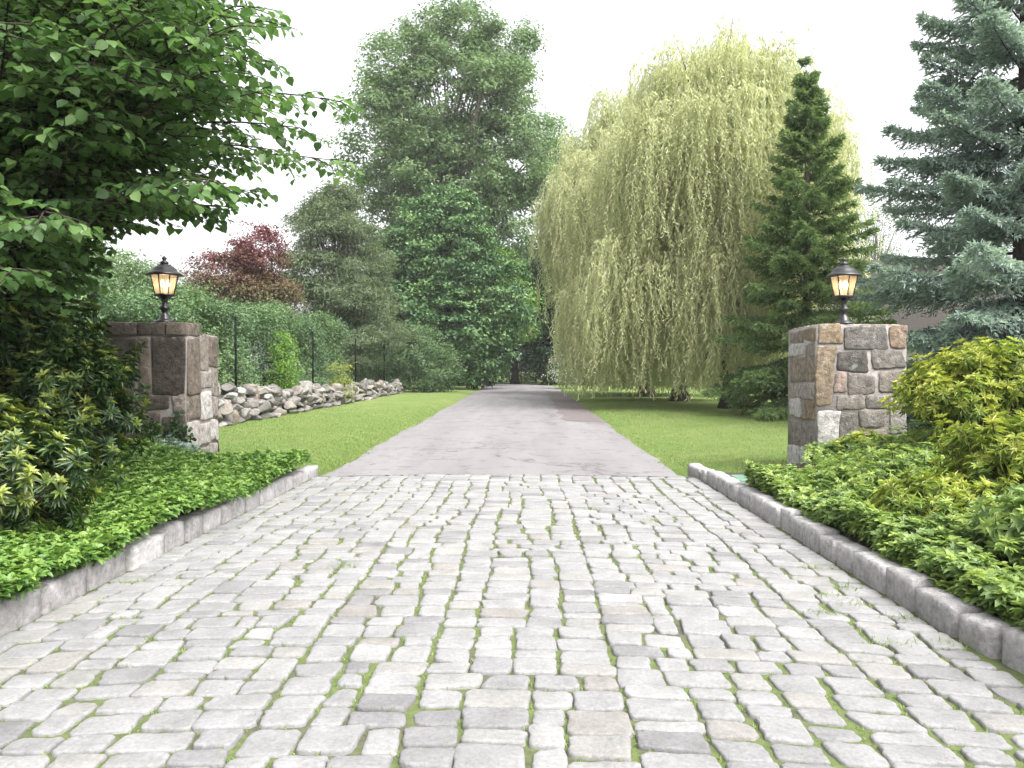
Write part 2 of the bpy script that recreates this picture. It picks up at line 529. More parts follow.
def stone(buf, O, U, Vv, N, cx, cy, hw, hh, thick, tint, jit=.012, inset=.012, deep=.04, dome=.3, skew=None):
    """one irregular dressed stone: face frame O, U, V, N; centre (cx, cy), half sizes"""
    c = np.array([(-hw, -hh), (hw, -hh), (hw, hh), (-hw, hh)]) + rng.normal(0, jit, (4, 2))
    pts = []
    cut = [rng.uniform(.05, .15) for _ in range(4)]
    for k in range(4):
        a, d = c[k], c[(k + 1) % 4]
        e = d - a; nn = np.array([e[1], -e[0]]) / (np.linalg.norm(e) + 1e-9)
        ln = np.linalg.norm(e)
        t0 = min(.3, cut[k] * .16 / max(ln, .05)); t1 = 1 - min(.3, cut[(k + 1) % 4] * .16 / max(ln, .05))
        for t in (t0, t0 + (t1 - t0) * .27, .5, t0 + (t1 - t0) * .73, t1):
            pts.append(a + e * t + nn * rng.normal(.1, .35) * jit * (1 if .2 < t < .8 else .4))
    pts = np.array(pts); m = len(pts)
    cen = pts.mean(0)
    rv = cen - pts; rl = np.linalg.norm(rv, axis=1, keepdims=True)
    tilt = rng.normal(0, .012, 2)
    rings = []
    for ins, z, nz in ((0, -deep, 0), (0, thick * .35, .04), (inset * .45, thick * .8, .05), (inset, thick, .06), (min(inset * 3, .42 * min(hw, hh)), thick * (1 + dome * .6), .1), (min(hw, hh) * .62, thick * (1 + dome), .12)):
        p = pts + rv * np.minimum(ins / rl, .8)
        zz = z + rng.normal(0, nz * thick, m) + (p @ tilt if z > 0 else 0)
        rings.append((p, zz))
    P2 = np.concatenate([r[0] for r in rings] + [cen[None]])
    Z = np.concatenate([r[1] for r in rings] + [[thick * (1 + dome)]])
    X = cx + P2[:, 0]; Y = cy + P2[:, 1]
    W = np.asarray(O) + X[:, None] * np.asarray(U) + Y[:, None] * np.asarray(Vv) + Z[:, None] * np.asarray(N)
    nr = len(rings)
    i = np.arange(nr - 1)[:, None] * m; j = np.arange(m)[None]; j2 = (j + 1) % m
    q = np.stack([i + j, i + j2, i + m + j2, i + m + j], -1).reshape(-1, 4)
    jj = np.arange(m)
    tri = np.stack([(nr - 1) * m + jj, (nr - 1) * m + (jj + 1) % m, np.full(m, nr * m)], -1)
    buf.add(W, tri=tri, quad=q, tint=tint)
    return W


cb = Buf()
joint_pts = []
JW = .019


def wander(x, y):
    """slow drift of the laying lines"""
    e = min(1.0, max(0.0, min(x - XL, XR - x) / .5))
    return e * .05 * mnoise.noise(Vector((x * .5, y * .6, 7.7)))


def sett(x0, x1, y0, y1):
    if x1 - x0 < .05 or y1 - y0 < .04: return
    xc, yc = (x0 + x1) / 2, (y0 + y1) / 2
    w_, h_ = x1 - x0, y1 - y0
    tv = float(np.clip(rng.normal(.5, .24), 0, .86))
    if rng.random() < .05: tv = rng.uniform(.88, 1.0)
    zc = float(crown(xc)) + rng.normal(0, .003)
    sl = -.08 * (xc + .25) / 2.45 * .45
    ang = math.atan(-.044 * (xc + .25)) + rng.normal(0, .022)
    Uv = np.array([math.cos(ang), math.sin(ang), sl]); Vv = np.array([-math.sin(ang) * .6, math.cos(ang), 0])
    g = JW * .5
    xp = xc + wander(xc, yc)
    stone(cb, (xp, rowbend(xc, yc), zc - .004), nrm(Uv), nrm(Vv), (0, 0, 1), 0, 0, max(w_ / 2 - g * rng.uniform(.6, 1.5), .03), max(h_ / 2 - g * rng.uniform(.6, 1.5), .03), .013, tv,
          jit=min(.009, min(w_, h_) * .06), inset=.007, deep=.03, dome=.1)
    for q2 in range(2):
        joint_pts.append((x0 + rng.random() * w_ + xp - xc, rowbend(xc, y0), zc))
        joint_pts.append((x0 + xp - xc, rowbend(xc, y0 + rng.random() * h_), zc))


def split(a, b_, lo, hi):
    """cut a..b into random pieces between lo and hi"""
    n = max(1, int(round((b_ - a) / rng.uniform(lo + (hi - lo) * .35, lo + (hi - lo) * .65))))
    st = (b_ - a) / n
    out = a + st * np.arange(n + 1)
    if n > 1: out[1:-1] += rng.uniform(-.24, .24, n - 1) * st
    return list(out)


# the setts are laid in wandering patches: some in files running away, some in courses running across
sup = split(XL + .02, XR - .02, .62, 1.05)
for sa, sb_ in zip(sup[:-1], sup[1:]):
    yb = split(1.0, YB, .42, .95)
    yb[0] -= 0
    for ya, yc_ in zip(yb[:-1], yb[1:]):
        if rng.random() < .55:                           # files of stacked setts
            cs = split(sa, sb_, .17, .27)
            for xa, xb in zip(cs[:-1], cs[1:]):
                hs = split(ya, yc_, .10, .22) if rng.random() < .8 else split(ya, yc_, .17, .25)
                for p, q in zip(hs[:-1], hs[1:]): sett(xa, xb, p, q)
        else:                                            # courses with broken joints
            hs = split(ya, yc_, .115, .20)
            for p, q in zip(hs[:-1], hs[1:]):
                cs = split(sa, sb_, .14, .26)
                for xa, xb in zip(cs[:-1], cs[1:]): sett(xa, xb, p, q)
tag(cb.build("cobbled_driveway", M["cobble"], smooth=True), kind='structure', label="pale grey granite setts paving the drive entrance")

jp = np.array(joint_pts)
# the last course: a straight row of edge setts closes the bend of the rows against the asphalt
eb = Buf()
x = XL + .03
while x < XR - .05:
    wd = rng.uniform(.16, .3)
    if XR - x - wd < .12: wd = XR - x - .02
    yfront = rowbend(x + wd / 2, YB)
    dpt = max(YB - yfront, .03)
    stone(eb, (x + wd / 2, (YB + yfront) / 2 - .0, float(crown(x + wd / 2)) - .006), (1, 0, 0), (0, 1, 0), (0, 0, 1), 0, 0, wd / 2 - .01, max(dpt / 2 - .004, .018), .012, float(np.clip(rng.normal(.5, .2), 0, .86)), jit=.005)
    x += wd
tag(eb.build("edge_setts", M["cobble"], smooth=True), kind='structure', label="closing row of setts against the asphalt")

# moss cushions and grass tufts in the joints
gb = Buf()
gn = np.array([mnoise.noise((p[0] * .8, p[1] * .8, 3.1)) for p in jp])
sel = jp[(gn + rng.normal(0, .18, len(jp))) > -.08]
P = np.repeat(sel, 5, 0) + rng.normal(0, .009, (len(sel) * 5, 3)) * [1, 1, 0] - [0, 0, .006]
D = rng.normal(0, .6, P.shape) + [0, 0, 1]
leaves(gb, P, D, rnd_dirs(len(P)), rng.uniform(.012, .03, len(P)), .005, rng.random(len(P)), BLADE)
# bigger weeds near the right kerb
for wx, wy in [(1.95, 4.9), (1.88, 4.55), (2.03, 4.3), (1.8, 4.7), (1.95, 5.4), (2.04, 3.9), (1.6, 4.35), (1.75, 3.9), (-1.2, 5.3), (.62, 7.5), (1.1, 7.0), (-2.5, 5.0)]:
    k = 60
    P = np.column_stack([wx + rng.normal(0, .06, k), wy + rng.normal(0, .035, k), np.full(k, float(crown(wx)))])
    D = rng.normal(0, .8, (k, 3)) + [0, 0, 1]
    leaves(gb, P, D, rnd_dirs(k), rng.uniform(.02, .06, k), .006, rng.random(k), BLADE)
tag(gb.build("grass", M["grass"]), "tiny grass and moss tufts growing in the joints between setts", "grass", kind='stuff')


# kerbs: rough granite blocks, one row each side
def kerb(name, xin, side, y0, y1, label):
    b = Buf()
    y = y0
    flare = lambda yy: side * .10 * max(0, (4.3 - yy)) ** 1.5
    while y < y1:
        ln = rng.uniform(.28, .50)
        if y1 - y - ln < .15: ln = y1 - y
        yc = y + ln / 2
        hgt = .172 + rng.normal(0, .012)
        if yc > y1 - 1.2: hgt *= .55 + .45 * (y1 - yc) / 1.2
        xc = xin + side * .085 + flare(yc) + rng.normal(0, .011)
        # a bevelled, slightly rough block standing on end
        nx, ny, nz = 5, 7, 6
        g = []
        hw, hl = .085, ln / 2 - .013
        from itertools import product
        idx = {}
        verts, quads = [], []
        def vid(a, c, d):
            k = (a, c, d)
            if k not in idx:
                p = np.array([(a / (nx - 1) * 2 - 1) * hw, (c / (ny - 1) * 2 - 1) * hl, d / (nz - 1) * (hgt + .08) - .08])
                ed = [a in (0, nx - 1), c in (0, ny - 1), d == nz - 1]
                if sum(ed) >= 2:
                    if ed[0]: p[0] *= .93
                    if ed[1]: p[1] *= 1 - .010 / hl
                    if ed[2]: p[2] -= .008
                nz_ = mnoise.noise(Vector((xc * 3 + p[0] * 14, yc * 7 + p[1] * 14, p[2] * 14)))
                p += np.array([.011 * nz_ * (1 if ed[0] else 0), 0, .009 * nz_ * (1 if ed[2] else 0)])
                idx[k] = len(verts); verts.append(p)
            return idx[k]
        for a, c in product(range(nx - 1), range(ny - 1)):
            quads.append((vid(a, c, nz - 1), vid(a + 1, c, nz - 1), vid(a + 1, c + 1, nz - 1), vid(a, c + 1, nz - 1)))
        for c, d in product(range(ny - 1), range(nz - 1)):
            quads.append((vid(0, c, d), vid(0, c, d + 1), vid(0, c + 1, d + 1), vid(0, c + 1, d)))
            quads.append((vid(nx - 1, c, d), vid(nx - 1, c + 1, d), vid(nx - 1, c + 1, d + 1), vid(nx - 1, c, d + 1)))
        for a, d in product(range(nx - 1), range(nz - 1)):
            quads.append((vid(a, 0, d), vid(a + 1, 0, d), vid(a + 1, 0, d + 1), vid(a, 0, d + 1)))
            quads.append((vid(a, ny - 1, d), vid(a, ny - 1, d + 1), vid(a + 1, ny - 1, d + 1), vid(a + 1, ny - 1, d)))
        v = np.array(verts)
        an = rng.normal(0, .012) - math.atan((flare(yc + .1) - flare(yc - .1)) / .2)
        v = np.column_stack([v[:, 0] * math.cos(an) - v[:, 1] * math.sin(an), v[:, 0] * math.sin(an) + v[:, 1] * math.cos(an), v[:, 2]])
        b.add(v + [xc, yc, -.01], quad=quads, tint=float(np.clip(rng.normal(.5, .25), 0, 1)))
        y += ln
    return tag(b.build(name, M["kerb"]), label, kind='structure')


kerb("kerb", XL, -1, 1.2, 10.35, "low granite kerb below the dark shrubs and groundcover")
kerb("kerb", XR, 1, 1.2, 10.75, "grey granite kerb along the yellow green planting bed")

# planting beds
def bedz(x, y, xin, side):
    d = np.maximum((x - xin) * side, 0)
    z = .12 + .1 * np.minimum(d, 2) + .02 * np.sin(x * 5) * np.sin(y * 4)
    edge = np.clip((10.6 - y) / .7, 0, 1)
    return z * edge


def bed_left(x, y): return bedz(x, y, -2.83, -1)
def bed_right(x, y):
    z = bedz(x, y, 2.33, 1)
    return np.where((y > 8.6) & (x < 3.0), np.minimum(z, .06), z)


sheet("planting_bed", np.linspace(-9.5, -2.84, 34), np.linspace(-3, 10.6, 50), bed_left, M["soil"], label="dark soil of the shrub bed beside the low kerb")
sheet("planting_bed", np.linspace(2.34, 9.5, 34), np.linspace(-3, 10.1, 50), bed_right, M["soil"], label="dark soil of the bed below yellow green shrubs")

# lawn blades near the camera
gb = Buf()
def scatter_grass(n, x0, x1, y0, y1):
    y = y0 + (y1 - y0) * rng.random(n) ** 1.6
    x = rng.uniform(x0, x1, n)
    return x, y
X1, Y1 = scatter_grass(70000, -7.2, -2.5, 10.4, 30)
X2, Y2 = scatter_grass(110000, 1.9, 13, 9.6, 32)
X = np.concatenate([X1, X2]); Y = np.concatenate([Y1, Y2])
le, re_ = road_edges(Y)
k = ((X < le + (-.04 + .07 * rng.normal(size=len(X)))) | (X > re_ + .04 + .07 * rng.normal(size=len(X)))) & ~((Y < 10.75) & (X > 1.8) & (X < 2.4)) & ~((X < -2.6) & (Y < 10.45))
k &= ~((X > 2.5) & (X < 3.1) & (Y < 9.5))
k &= rng.random(len(Y)) > np.clip((Y - 15) / 16, 0, 1) ** 1.3          # thinning out with distance, no edge
X, Y = X[k], Y[k]
P = np.column_stack([X, Y, lawn_h(X, Y) - .005])
D = rng.normal(0, .55, P.shape) + [0, 0, 1]
leaves(gb, P, D, rnd_dirs(len(P)), rng.uniform(.02, .05, len(P)), .007 + .0004 * Y, np.clip(rng.normal(.45, .25, len(P)), 0, 1), BLADE)
tag(gb.build("grass", M["grass"]), "short mown grass blades of the lawns", "grass", kind='stuff')


# ------------------------------------------------------------------ foliage generators
def clump_leaves(buf, C, n_per, size, L, W, tint_c, flat=.5, out=None, tpl=DIAMOND, lj=.3, tj=.16):
    """leaf clumps: C centres, gaussian flattened clouds of leaves facing the sky and outwards"""
    m = len(C)
    n = m * n_per
    ci = np.repeat(np.arange(m), n_per)
    off = rng.normal(0, 1, (n, 3)) * np.broadcast_to(np.asarray(size, float), (m,))[ci][:, None] * [1, 1, flat]
    P = C[ci] + off
    o = np.zeros((n, 3)) if out is None else out[ci]
    N = nrm(UP * .7 + o * .5 + rng.normal(0, .55, (n, 3)) + nrm(off) * .25)
    D = nrm(np.cross(N, rnd_dirs(n))) + o * .35 - UP * .25
    t = np.clip(np.broadcast_to(tint_c, (m,))[ci] + rng.normal(0, tj, n), 0, 1)
    leaves(buf, P, D, N, L * rng.uniform(1 - lj, 1 + lj, n), W * rng.uniform(1 - lj, 1 + lj, n), t, tpl)


def limbs(buf, base, H, r0, targets, start=(.2, .75), wob=.03, lean=(0, 0), sides=9, top=None, twig=.12):
    """tapered trunk with root flare, limbs curving out to the targets"""
    base = np.asarray(base, float)
    top = base + [lean[0], lean[1], H] if top is None else np.asarray(top, float)
    t = np.linspace(0, 1, 14)
    pts = base + (top - base) * t[:, None] + np.column_stack([np.sin(t * 5 + base[0]), np.cos(t * 4 + base[1]), 0 * t]) * (wob * H * t * (1 - t))[:, None]
    pts[0, 2] -= .15
    rad = r0 * ((1 - t) ** .85 * .92 + .03); rad[0] *= 1.7; rad[1] *= 1.08
    tube(buf, pts, rad, sides)
    for T in targets:
        T = np.asarray(T, float)
        f = np.clip((T[2] - base[2]) / H * rng.uniform(.45, .8), start[0], start[1])
        i = f * 13; i0 = int(i); a = pts[i0] + (pts[min(i0 + 1, 13)] - pts[i0]) * (i - i0)
        ra = max(np.interp(f, t, rad) * .5, .012)
        ra = min(ra, .02 + .012 * np.linalg.norm(T - a))
        mid = (a + T) / 2 + UP * .12 * np.linalg.norm(T - a) + rng.normal(0, .05, 3) * np.linalg.norm(T - a)
        tube(buf, bez(a, mid, T, 7), np.linspace(ra, max(ra * twig, .006), 7), 5, cap=False)


def lobes_points(lobes, n, shell=.45, rough=.22):
    """points inside a union of ellipsoids, biased to the skin; also outward directions"""
    vol = np.array([l[3] * l[4] * l[5] for l in lobes]) ** .75
    k = rng.choice(len(lobes), n, p=vol / vol.sum())
    Lb = np.array(lobes)[k]
    d = rnd_dirs(n)
    r = shell + (1 - shell) * np.sqrt(rng.random(n))
    r *= 1 + rng.normal(0, rough * .4, n)
    return Lb[:, :3] + d * r[:, None] * Lb[:, 3:6], d


def broadleaf(name, base, H, r0, lobes, nclump, nper, size, L, W, leafm, label, cat="tree", group=None, bark="bark", flat=.5, shell=.45, nlimb=40,
              tint=lambda C: .5, tj=.16, tpl=DIAMOND, zmin=.3, trunk_top=None, tvar=.2, parts=("trunk", "crown"), bumps=7):
    base = np.asarray(base, float)
    root = thing(name, tuple(base), label, cat, group)
    lobes = list(lobes)
    for l in list(lobes):                                # smaller bulges break the outline of every big lobe
        for _ in range(bumps):
            d = nrm(rng.normal(size=3)); r_ = rng.uniform(.2, .42)
            lobes.append((l[0] + d[0] * l[3] * .92, l[1] + d[1] * l[4] * .92, l[2] + d[2] * l[5] * .92, l[3] * r_, l[4] * r_, l[5] * r_ * .75))
    lob = [(l[0] + base[0], l[1] + base[1], l[2] + base[2], *l[3:]) for l in lobes]
    C, o = lobes_points(lob, nclump, shell)
    keep = C[:, 2] > base[2] + zmin
    C, o = C[keep], o[keep]
    tc = np.clip(np.asarray(tint(C - base)) + rng.normal(0, tvar, len(C)), 0, 1)
    fb = Buf()
    clump_leaves(fb, C, nper, size, L, W, tc, flat, o, tpl, tj=tj)
    tb = Buf()
    tg = C[rng.choice(len(C), min(nlimb, len(C)), replace=False)]
    limbs(tb, base, H, r0, tg, top=None if trunk_top is None else base + np.asarray(trunk_top))
    t = tb.build(parts[0], M[bark], root, smooth=True); t.location = -base; 
    f = fb.build(parts[1], M[leafm], root); f.location = -base
    return root


def conifer(name, base, H, rb, leafm, label, cat, spacing=.42, per=7, group=None, droop=.25, L=.13, W=.028, dens=1.0, prof=.85, zlow=.25, bark="bark", tuft=False, twig_len=.38, tiers=1.0, lean=0, side=None, tipup=.2, tj=.2):
    """spruce-like tree: whorls of boughs, herringbone twigs with needle blades; every bough curves down and lifts at its tip"""
    base = np.asarray(base, float)
    root = thing(name, tuple(base), label, cat, group)
    tb, fb = Buf(), Buf()
    t = np.linspace(0, 1, 16)
    tp = base + np.column_stack([.06 * np.sin(t * 4), .06 * np.cos(t * 3), t * H - .1 * (t == 0)])
    r0 = H * .016
    tube(tb, tp, r0 * (1 - t) ** .9 + .012, 9)
    z = zlow
    while z < H - .12:
        f = z / H
        Rz = rb * (1 - f) ** prof * tiers + .12
        npw = max(4, int(round(per * (1 - f * .35))))
        a0 = rng.uniform(0, 6.28)
        for k in range(npw):
            az = a0 + k * 2 * math.pi / npw + rng.normal(0, .25)
            Lb = Rz * rng.uniform(.72, 1.12)
            el = .75 * f ** 1.5 - droop * (1 - f) + rng.normal(0, .08)
            dh = np.array([math.cos(az), math.sin(az), 0])
            p0 = base + [0, 0, z + rng.normal(0, spacing * .35)]
            m1 = p0 + dh * Lb * .5 + UP * (math.tan(el) * Lb * .5 - .03 * Lb)
            p2 = p0 + dh * Lb * math.cos(el) + UP * (math.sin(el) * Lb + tipup * Lb * (1 - f) * .5)
            c = bez(p0, m1, p2, 9)
            tube(tb, c, np.linspace(max(.008, Lb * .011), .004, 9), 5, cap=False)
            # herringbone twigs
            nt_ = max(5, int(Lb / .085 * dens))
            s = np.clip(.12 + .88 * (np.arange(nt_) + rng.random(nt_) * .6) / nt_, 0, 1)
            idx = s * 8; i0 = np.minimum(idx.astype(int), 7)
            q = c[i0] + (c[i0 + 1] - c[i0]) * (idx - i0)[:, None]
            tang = nrm(c[i0 + 1] - c[i0])
            sd_ = nrm(np.cross(tang, UP))
            bt = rng.normal(0, .1)
            for sg in (-1, 1):
                tl = (twig_len * Lb * (1 - s) ** .8 * (0.35 + .65 * np.minimum(s * 4, 1)) + .10) * rng.uniform(.7, 1.2, nt_)
                td = nrm(tang * .75 + sd_ * sg * .9 - UP * rng.uniform(.0, .45, nt_)[:, None] + rng.normal(0, .12, (nt_, 3)))
                nb = 9
                uu = (np.arange(nb) + .3) / nb
                B = q[:, None] + td[:, None] * (uu[None, :, None] * tl[:, None, None]) - UP * (uu[None, :, None] ** 2 * tl[:, None, None] * .18)
                kk = 2
                B = np.repeat(B.reshape(-1, 3), kk, 0)
                tdd = np.repeat(td, nb * kk, 0)
                nd = nrm(tdd + rng.normal(0, .55, B.shape) + UP * .12)
                B = B + rng.normal(0, .012, B.shape)
                tint = np.clip(rng.normal(.45, tj, len(B)) + np.repeat(np.tile(uu, nt_), kk) * .5 - .15 + np.repeat(s, nb * kk) * .15 + bt, 0, 1)
                leaves(fb, B, nd, nrm(UP + rng.normal(0, .6, B.shape)), L * rng.uniform(.7, 1.3, len(B)), W, tint, DIAMOND)
            # tip tuft
            k2 = 10
            B = c[-1] + rng.normal(0, .03, (k2, 3)); nd = nrm(tang[-1] + rng.normal(0, .5, (k2, 3)))
            leaves(fb, B, nd, nrm(UP + rng.normal(0, .5, (k2, 3))), L, W, .7, DIAMOND)
        z += spacing * rng.uniform(.75, 1.2) * (1 - .45 * f)
    k2 = 120
    zz = H - rng.random(k2) * .5
    B = base + np.column_stack([0 * zz, 0 * zz, zz])
    leaves(fb, B, nrm(rng.normal(0, .6, (k2, 3)) + UP * .7), rnd_dirs(k2), L * 1.1, W, .6, DIAMOND)
    a = tb.build("trunk", M[bark], root, smooth=True); a.location = -base
    c = fb.build("crown", M[leafm], root); c.location = -base
    return root


def willow(name, base, label, lean, H, plumes, nstr, lfm, L=.15, W=.026, per_m=22, zbot=(.35, 1.1), r0=.42, group=None, crownc=(0, 0)):
    """weeping willow: limbs arch up and out; every plume is a sheaf of strands falling from an arching branch end"""
    base = np.asarray(base, float)
    root = thing(name, tuple(base), label, "willow tree", group)
    tb, fb = Buf(), Buf()
    limbs(tb, base, H * .62, r0, [], top=base + [lean[0], lean[1], H * .62], wob=.06)
    for (px, py, pz, hang) in plumes:
        tip = base + [px, py, pz]
        hz = np.array([px - crownc[0], py - crownc[1], 0.0]); hl = np.linalg.norm(hz) + 1e-6; hz = hz / hl
        f = rng.uniform(.35, .95)
        a = base + np.array([lean[0], lean[1], 0]) * f + UP * H * .62 * f
        a[2] = min(a[2], tip[2] - .3)
        mid = (a + tip) / 2 + UP * (1.0 + .12 * abs(pz)) 
        arc = bez(a, mid, tip, 10)
        tube(tb, arc, np.linspace(min(r0 * .28, .03 + .008 * hl), .01, 10), 5, cap=False)
        tc = float(np.clip(rng.normal(.5, .2), 0, 1))
        ns = int(nstr * rng.uniform(.6, 1.4))
        # strands spring from the outer part of the arch and a little sideways
        s = np.clip(1 - np.abs(rng.normal(0, .16, ns)), .3, 1)
        ix = s * 9; i0 = np.minimum(ix.astype(int), 8)
        st = arc[i0] + (arc[i0 + 1] - arc[i0]) * (ix - i0)[:, None] + rng.normal(0, .32, (ns, 3)) * [1, 1, .6]
        hg = hang * (.2 + 1.05 * rng.random(ns))
        zb = rng.uniform(zbot[0], zbot[1], ns)
        hg = np.minimum(hg, st[:, 2] - base[2] - zb); hg = np.maximum(hg, .6)
        outd = nrm(hz * .6 + rng.normal(0, .7, (ns, 3)) * [1, 1, 0])
        reach = rng.uniform(.15, .55, ns)
        nl = np.maximum((hg * per_m).astype(int), 8)
        si = np.repeat(np.arange(ns), nl)
        k = np.concatenate([np.arange(c) for c in nl]) / nl[si]
        # arch out then fall
        ph = k * hg[si]
        dr = rng.normal(0, .05, 3) * [1, 1, 0]
        hor = reach[si] * (1 - np.exp(-ph * 2.2))
        rise = .22 * np.sin(np.minimum(ph / .7, 1) * math.pi) 
        sway = np.column_stack([np.sin(ph * 1.3 + si), np.cos(ph * 1.1 + si * 2), 0 * ph]) * .05
        P = st[si] + outd[si] * hor[:, None] + UP * (rise - ph)[:, None] + sway + dr * ph[:, None] + np.column_stack([np.sin(ph * 2.1 + si * 1.7), np.cos(ph * 1.7 + si), 0 * ph]) * .07 * np.minimum(ph, 2)[:, None]
        D = nrm(rng.normal(0, .5, P.shape) * [1, 1, .4] + outd[si] * .1 - UP * .9)
        tint = np.clip(tc + rng.normal(0, .14, len(P)) + .12 * (1 - k), 0, 1)
        leaves(fb, P, D, rnd_dirs(len(P)), L * rng.uniform(.7, 1.3, len(P)), W * rng.uniform(.8, 1.3, len(P)), tint, DIAMOND)
    a = tb.build("trunk", M["bark"], root, smooth=True); a.location = -base
    c = fb.build("crown", M[lfm], root); c.location = -base
    return root


def rosette_shrub(name, base, lobes, nros, leafm, label, group=None, nleaf=9, L=.085, W=.024, tiers=3, nstem=26, base_z=0.0, tbase=.35, tip=.45, parts=("stem", "foliage"), cat="shrub", shell=.5, tvar=.15, gap=0):
    """evergreen shrub: woody stems, whorls of narrow leaves at the shoot tips, paler new growth at the ends"""
    base = np.asarray(base, float)
    root = thing(name, tuple(base), label, cat, group)
    lob = [(l[0] + base[0], l[1] + base[1], l[2] + base[2], *l[3:]) for l in lobes]
    C, o = lobes_points(lob, nros, shell, .3)
    k = C[:, 2] > base[2] + .05
    C, o = C[k], o[k]
    ax = nrm(o * .6 + UP * .8 + rng.normal(0, .25, C.shape))
    fb, tb = Buf(), Buf()
    tcl = np.clip(rng.normal(0, tvar, len(C)), -.4, .4)
    for tr in range(tiers):
        cen = C - ax * (tr * L * .55)
        m = len(C)
        e1 = nrm(np.cross(ax, rnd_dirs(m))); e2 = np.cross(ax, e1)
        th = rng.uniform(0, 6.28, (m, 1)) + np.linspace(0, 2 * math.pi, nleaf, endpoint=False)[None] + rng.normal(0, .2, (m, nleaf))
        rad = e1[:, None] * np.cos(th)[..., None] + e2[:, None] * np.sin(th)[..., None]
        lift = (.75, .2, -.1, -.25)[tr] + rng.normal(0, .2, (m, nleaf))
        D = nrm(rad + ax[:, None] * lift[..., None]).reshape(-1, 3)
        N = nrm(np.repeat(ax, nleaf, 0) + rng.normal(0, .2, D.shape))
        P = np.repeat(cen, nleaf, 0)
        tt = np.clip(np.repeat(tbase + tcl, nleaf) + (tip if tr == 0 else tip * .35 if tr == 1 else 0) + rng.normal(0, .1, len(P)), 0, 1)
        leaves(fb, P, D, N, L * (1.0 if tr else .8) * rng.uniform(.75, 1.25, len(P)), W * rng.uniform(.8, 1.2, len(P)), tt, LANCE)
    pick = rng.choice(len(C), min(nstem * 6, len(C)), replace=False)
    mains = []
    for i in pick[:nstem]:
        a = base + rng.normal(0, .09, 3) * [1, 1, 0]
        mid = (a * .5 + C[i] * .5) + rng.normal(0, .05, 3); mid[2] = a[2] * .55 + C[i][2] * .45
        p = bez(a, mid, C[i], 7); mains.append(p)
        tube(tb, p, np.linspace(.014, .004, 7), 5, cap=False)
    for i in pick[nstem:]:
        mp_ = min(mains, key=lambda p: np.linalg.norm(p[4] - C[i]))
        tube(tb, bez(mp_[3], (mp_[4] + C[i]) / 2 - UP * .03, C[i], 5), np.linspace(.007, .003, 5), 4, cap=False)
    a = tb.build(parts[0], M["stem"], root, smooth=True); a.location = -base
    c = fb.build(parts[1], M[leafm], root); c.location = -base
    return root


# ------------------------------------------------------------------ gate pillars
def pillar_stones(buf, faces):
    """faces: (O, U, V, N, list of (x0, y0, x1, y1, tint)) in metres on each face"""
    for O, U, V, N, st in faces:
        for (x0, y0, x1, y1, t) in st:
            stone(buf, O, U, V, N, (x0 + x1) / 2, (y0 + y1) / 2, abs(x1 - x0) / 2 + .002, abs(y1 - y0) / 2 + .002, .014, t, jit=.015, inset=.009, deep=.03, dome=.45)


def ashlar(wd, ht, tints, hrange=(.15, .3)):
    """random rubble courses for the faces nobody drew"""
    out = []; y = .02
    while y < ht - .05:
        h = min(rng.uniform(*hrange), ht - .02 - y)
        if ht - .02 - y - h < .1: h = ht - .02 - y
        x = .01
        while x < wd - .05:
            w_ = rng.uniform(.16, .42)
            if wd - .01 - x - w_ < .12: w_ = wd - .01 - x
            if h > .22 and rng.random() < .35:
                s = h * rng.uniform(.4, .6)
                out += [(x + .012, y + .012, x + w_ - .012, y + s - .008, rng.choice(tints)), (x + .012, y + s + .008, x + w_ - .012, y + h - .012, rng.choice(tints))]
            else:
                out.append((x + .012, y + .012, x + w_ - .012, y + h - .012, rng.choice(tints)))
            x += w_
        y += h
    return out


# right pillar
PR = (3.55, 9.8); PRW, PRD, PRH = 1.08, 1.05, 1.92
root = thing("stone_pillar", (PR[0] + PRW / 2, PR[1] + PRD / 2, 0), "pale mixed fieldstone gate pillar beside the yellow green shrub, lantern on top", "gate pillar", "stone gate pillars with lanterns")
bb = Buf()
box(bb, (PR[0], PR[1], -.1), (PR[0] + PRW, PR[1] + PRD, PRH - .03), .5)
o = bb.build("mortar", M["mortar"], root); o.location = -root.location
def zf(z0, z1, z2, z3, t, xw, xa, xb):   # drawn stone (zoomed photo units) -> face metres
    sx = xw / (xb - xa); sy = PRH / (745 - 268)
    return ((z0 - xa) * sx, PRH - (z3 - 268) * sy, (z2 - xa) * sx, PRH - (z1 - 268) * sy, t)
front = [(100, 272, 178, 328, .56), (184, 274, 322, 342, .22), (330, 274, 386, 345, .62), (94, 336, 152, 522, .52), (160, 350, 264, 412, .06), (271, 350, 385, 405, .30),
         (154, 418, 190, 475, .72), (196, 420, 290, 478, .33), (297, 411, 384, 482, .42), (160, 484, 250, 528, .38), (256, 487, 330, 526, .28), (336, 488, 386, 600, .85),
         (98, 534, 165, 645, .95), (170, 534, 234, 645, .25), (240, 532, 328, 582, .35), (240, 588, 330, 640, .45), (98, 652, 160, 738, .97), (166, 652, 228, 738, .88), (236, 648, 310, 738, .9), (316, 610, 386, 738, .8)]
left = [(24, 284, 60, 320, .3), (63, 284, 92, 322, .4), (22, 326, 64, 366, .85), (68, 328, 92, 370, .3), (26, 374, 90, 444, .34), (24, 450, 90, 500, .68), (24, 506, 56, 560, .85), (60, 506, 92, 560, .4),
        (32, 568, 84, 646, .28), (20, 655, 52, 738, .95), (56, 655, 92, 738, .9)]
x0, y0 = PR
tn = [.1, .25, .35, .45, .55, .65, .8, .9]
sb = Buf()
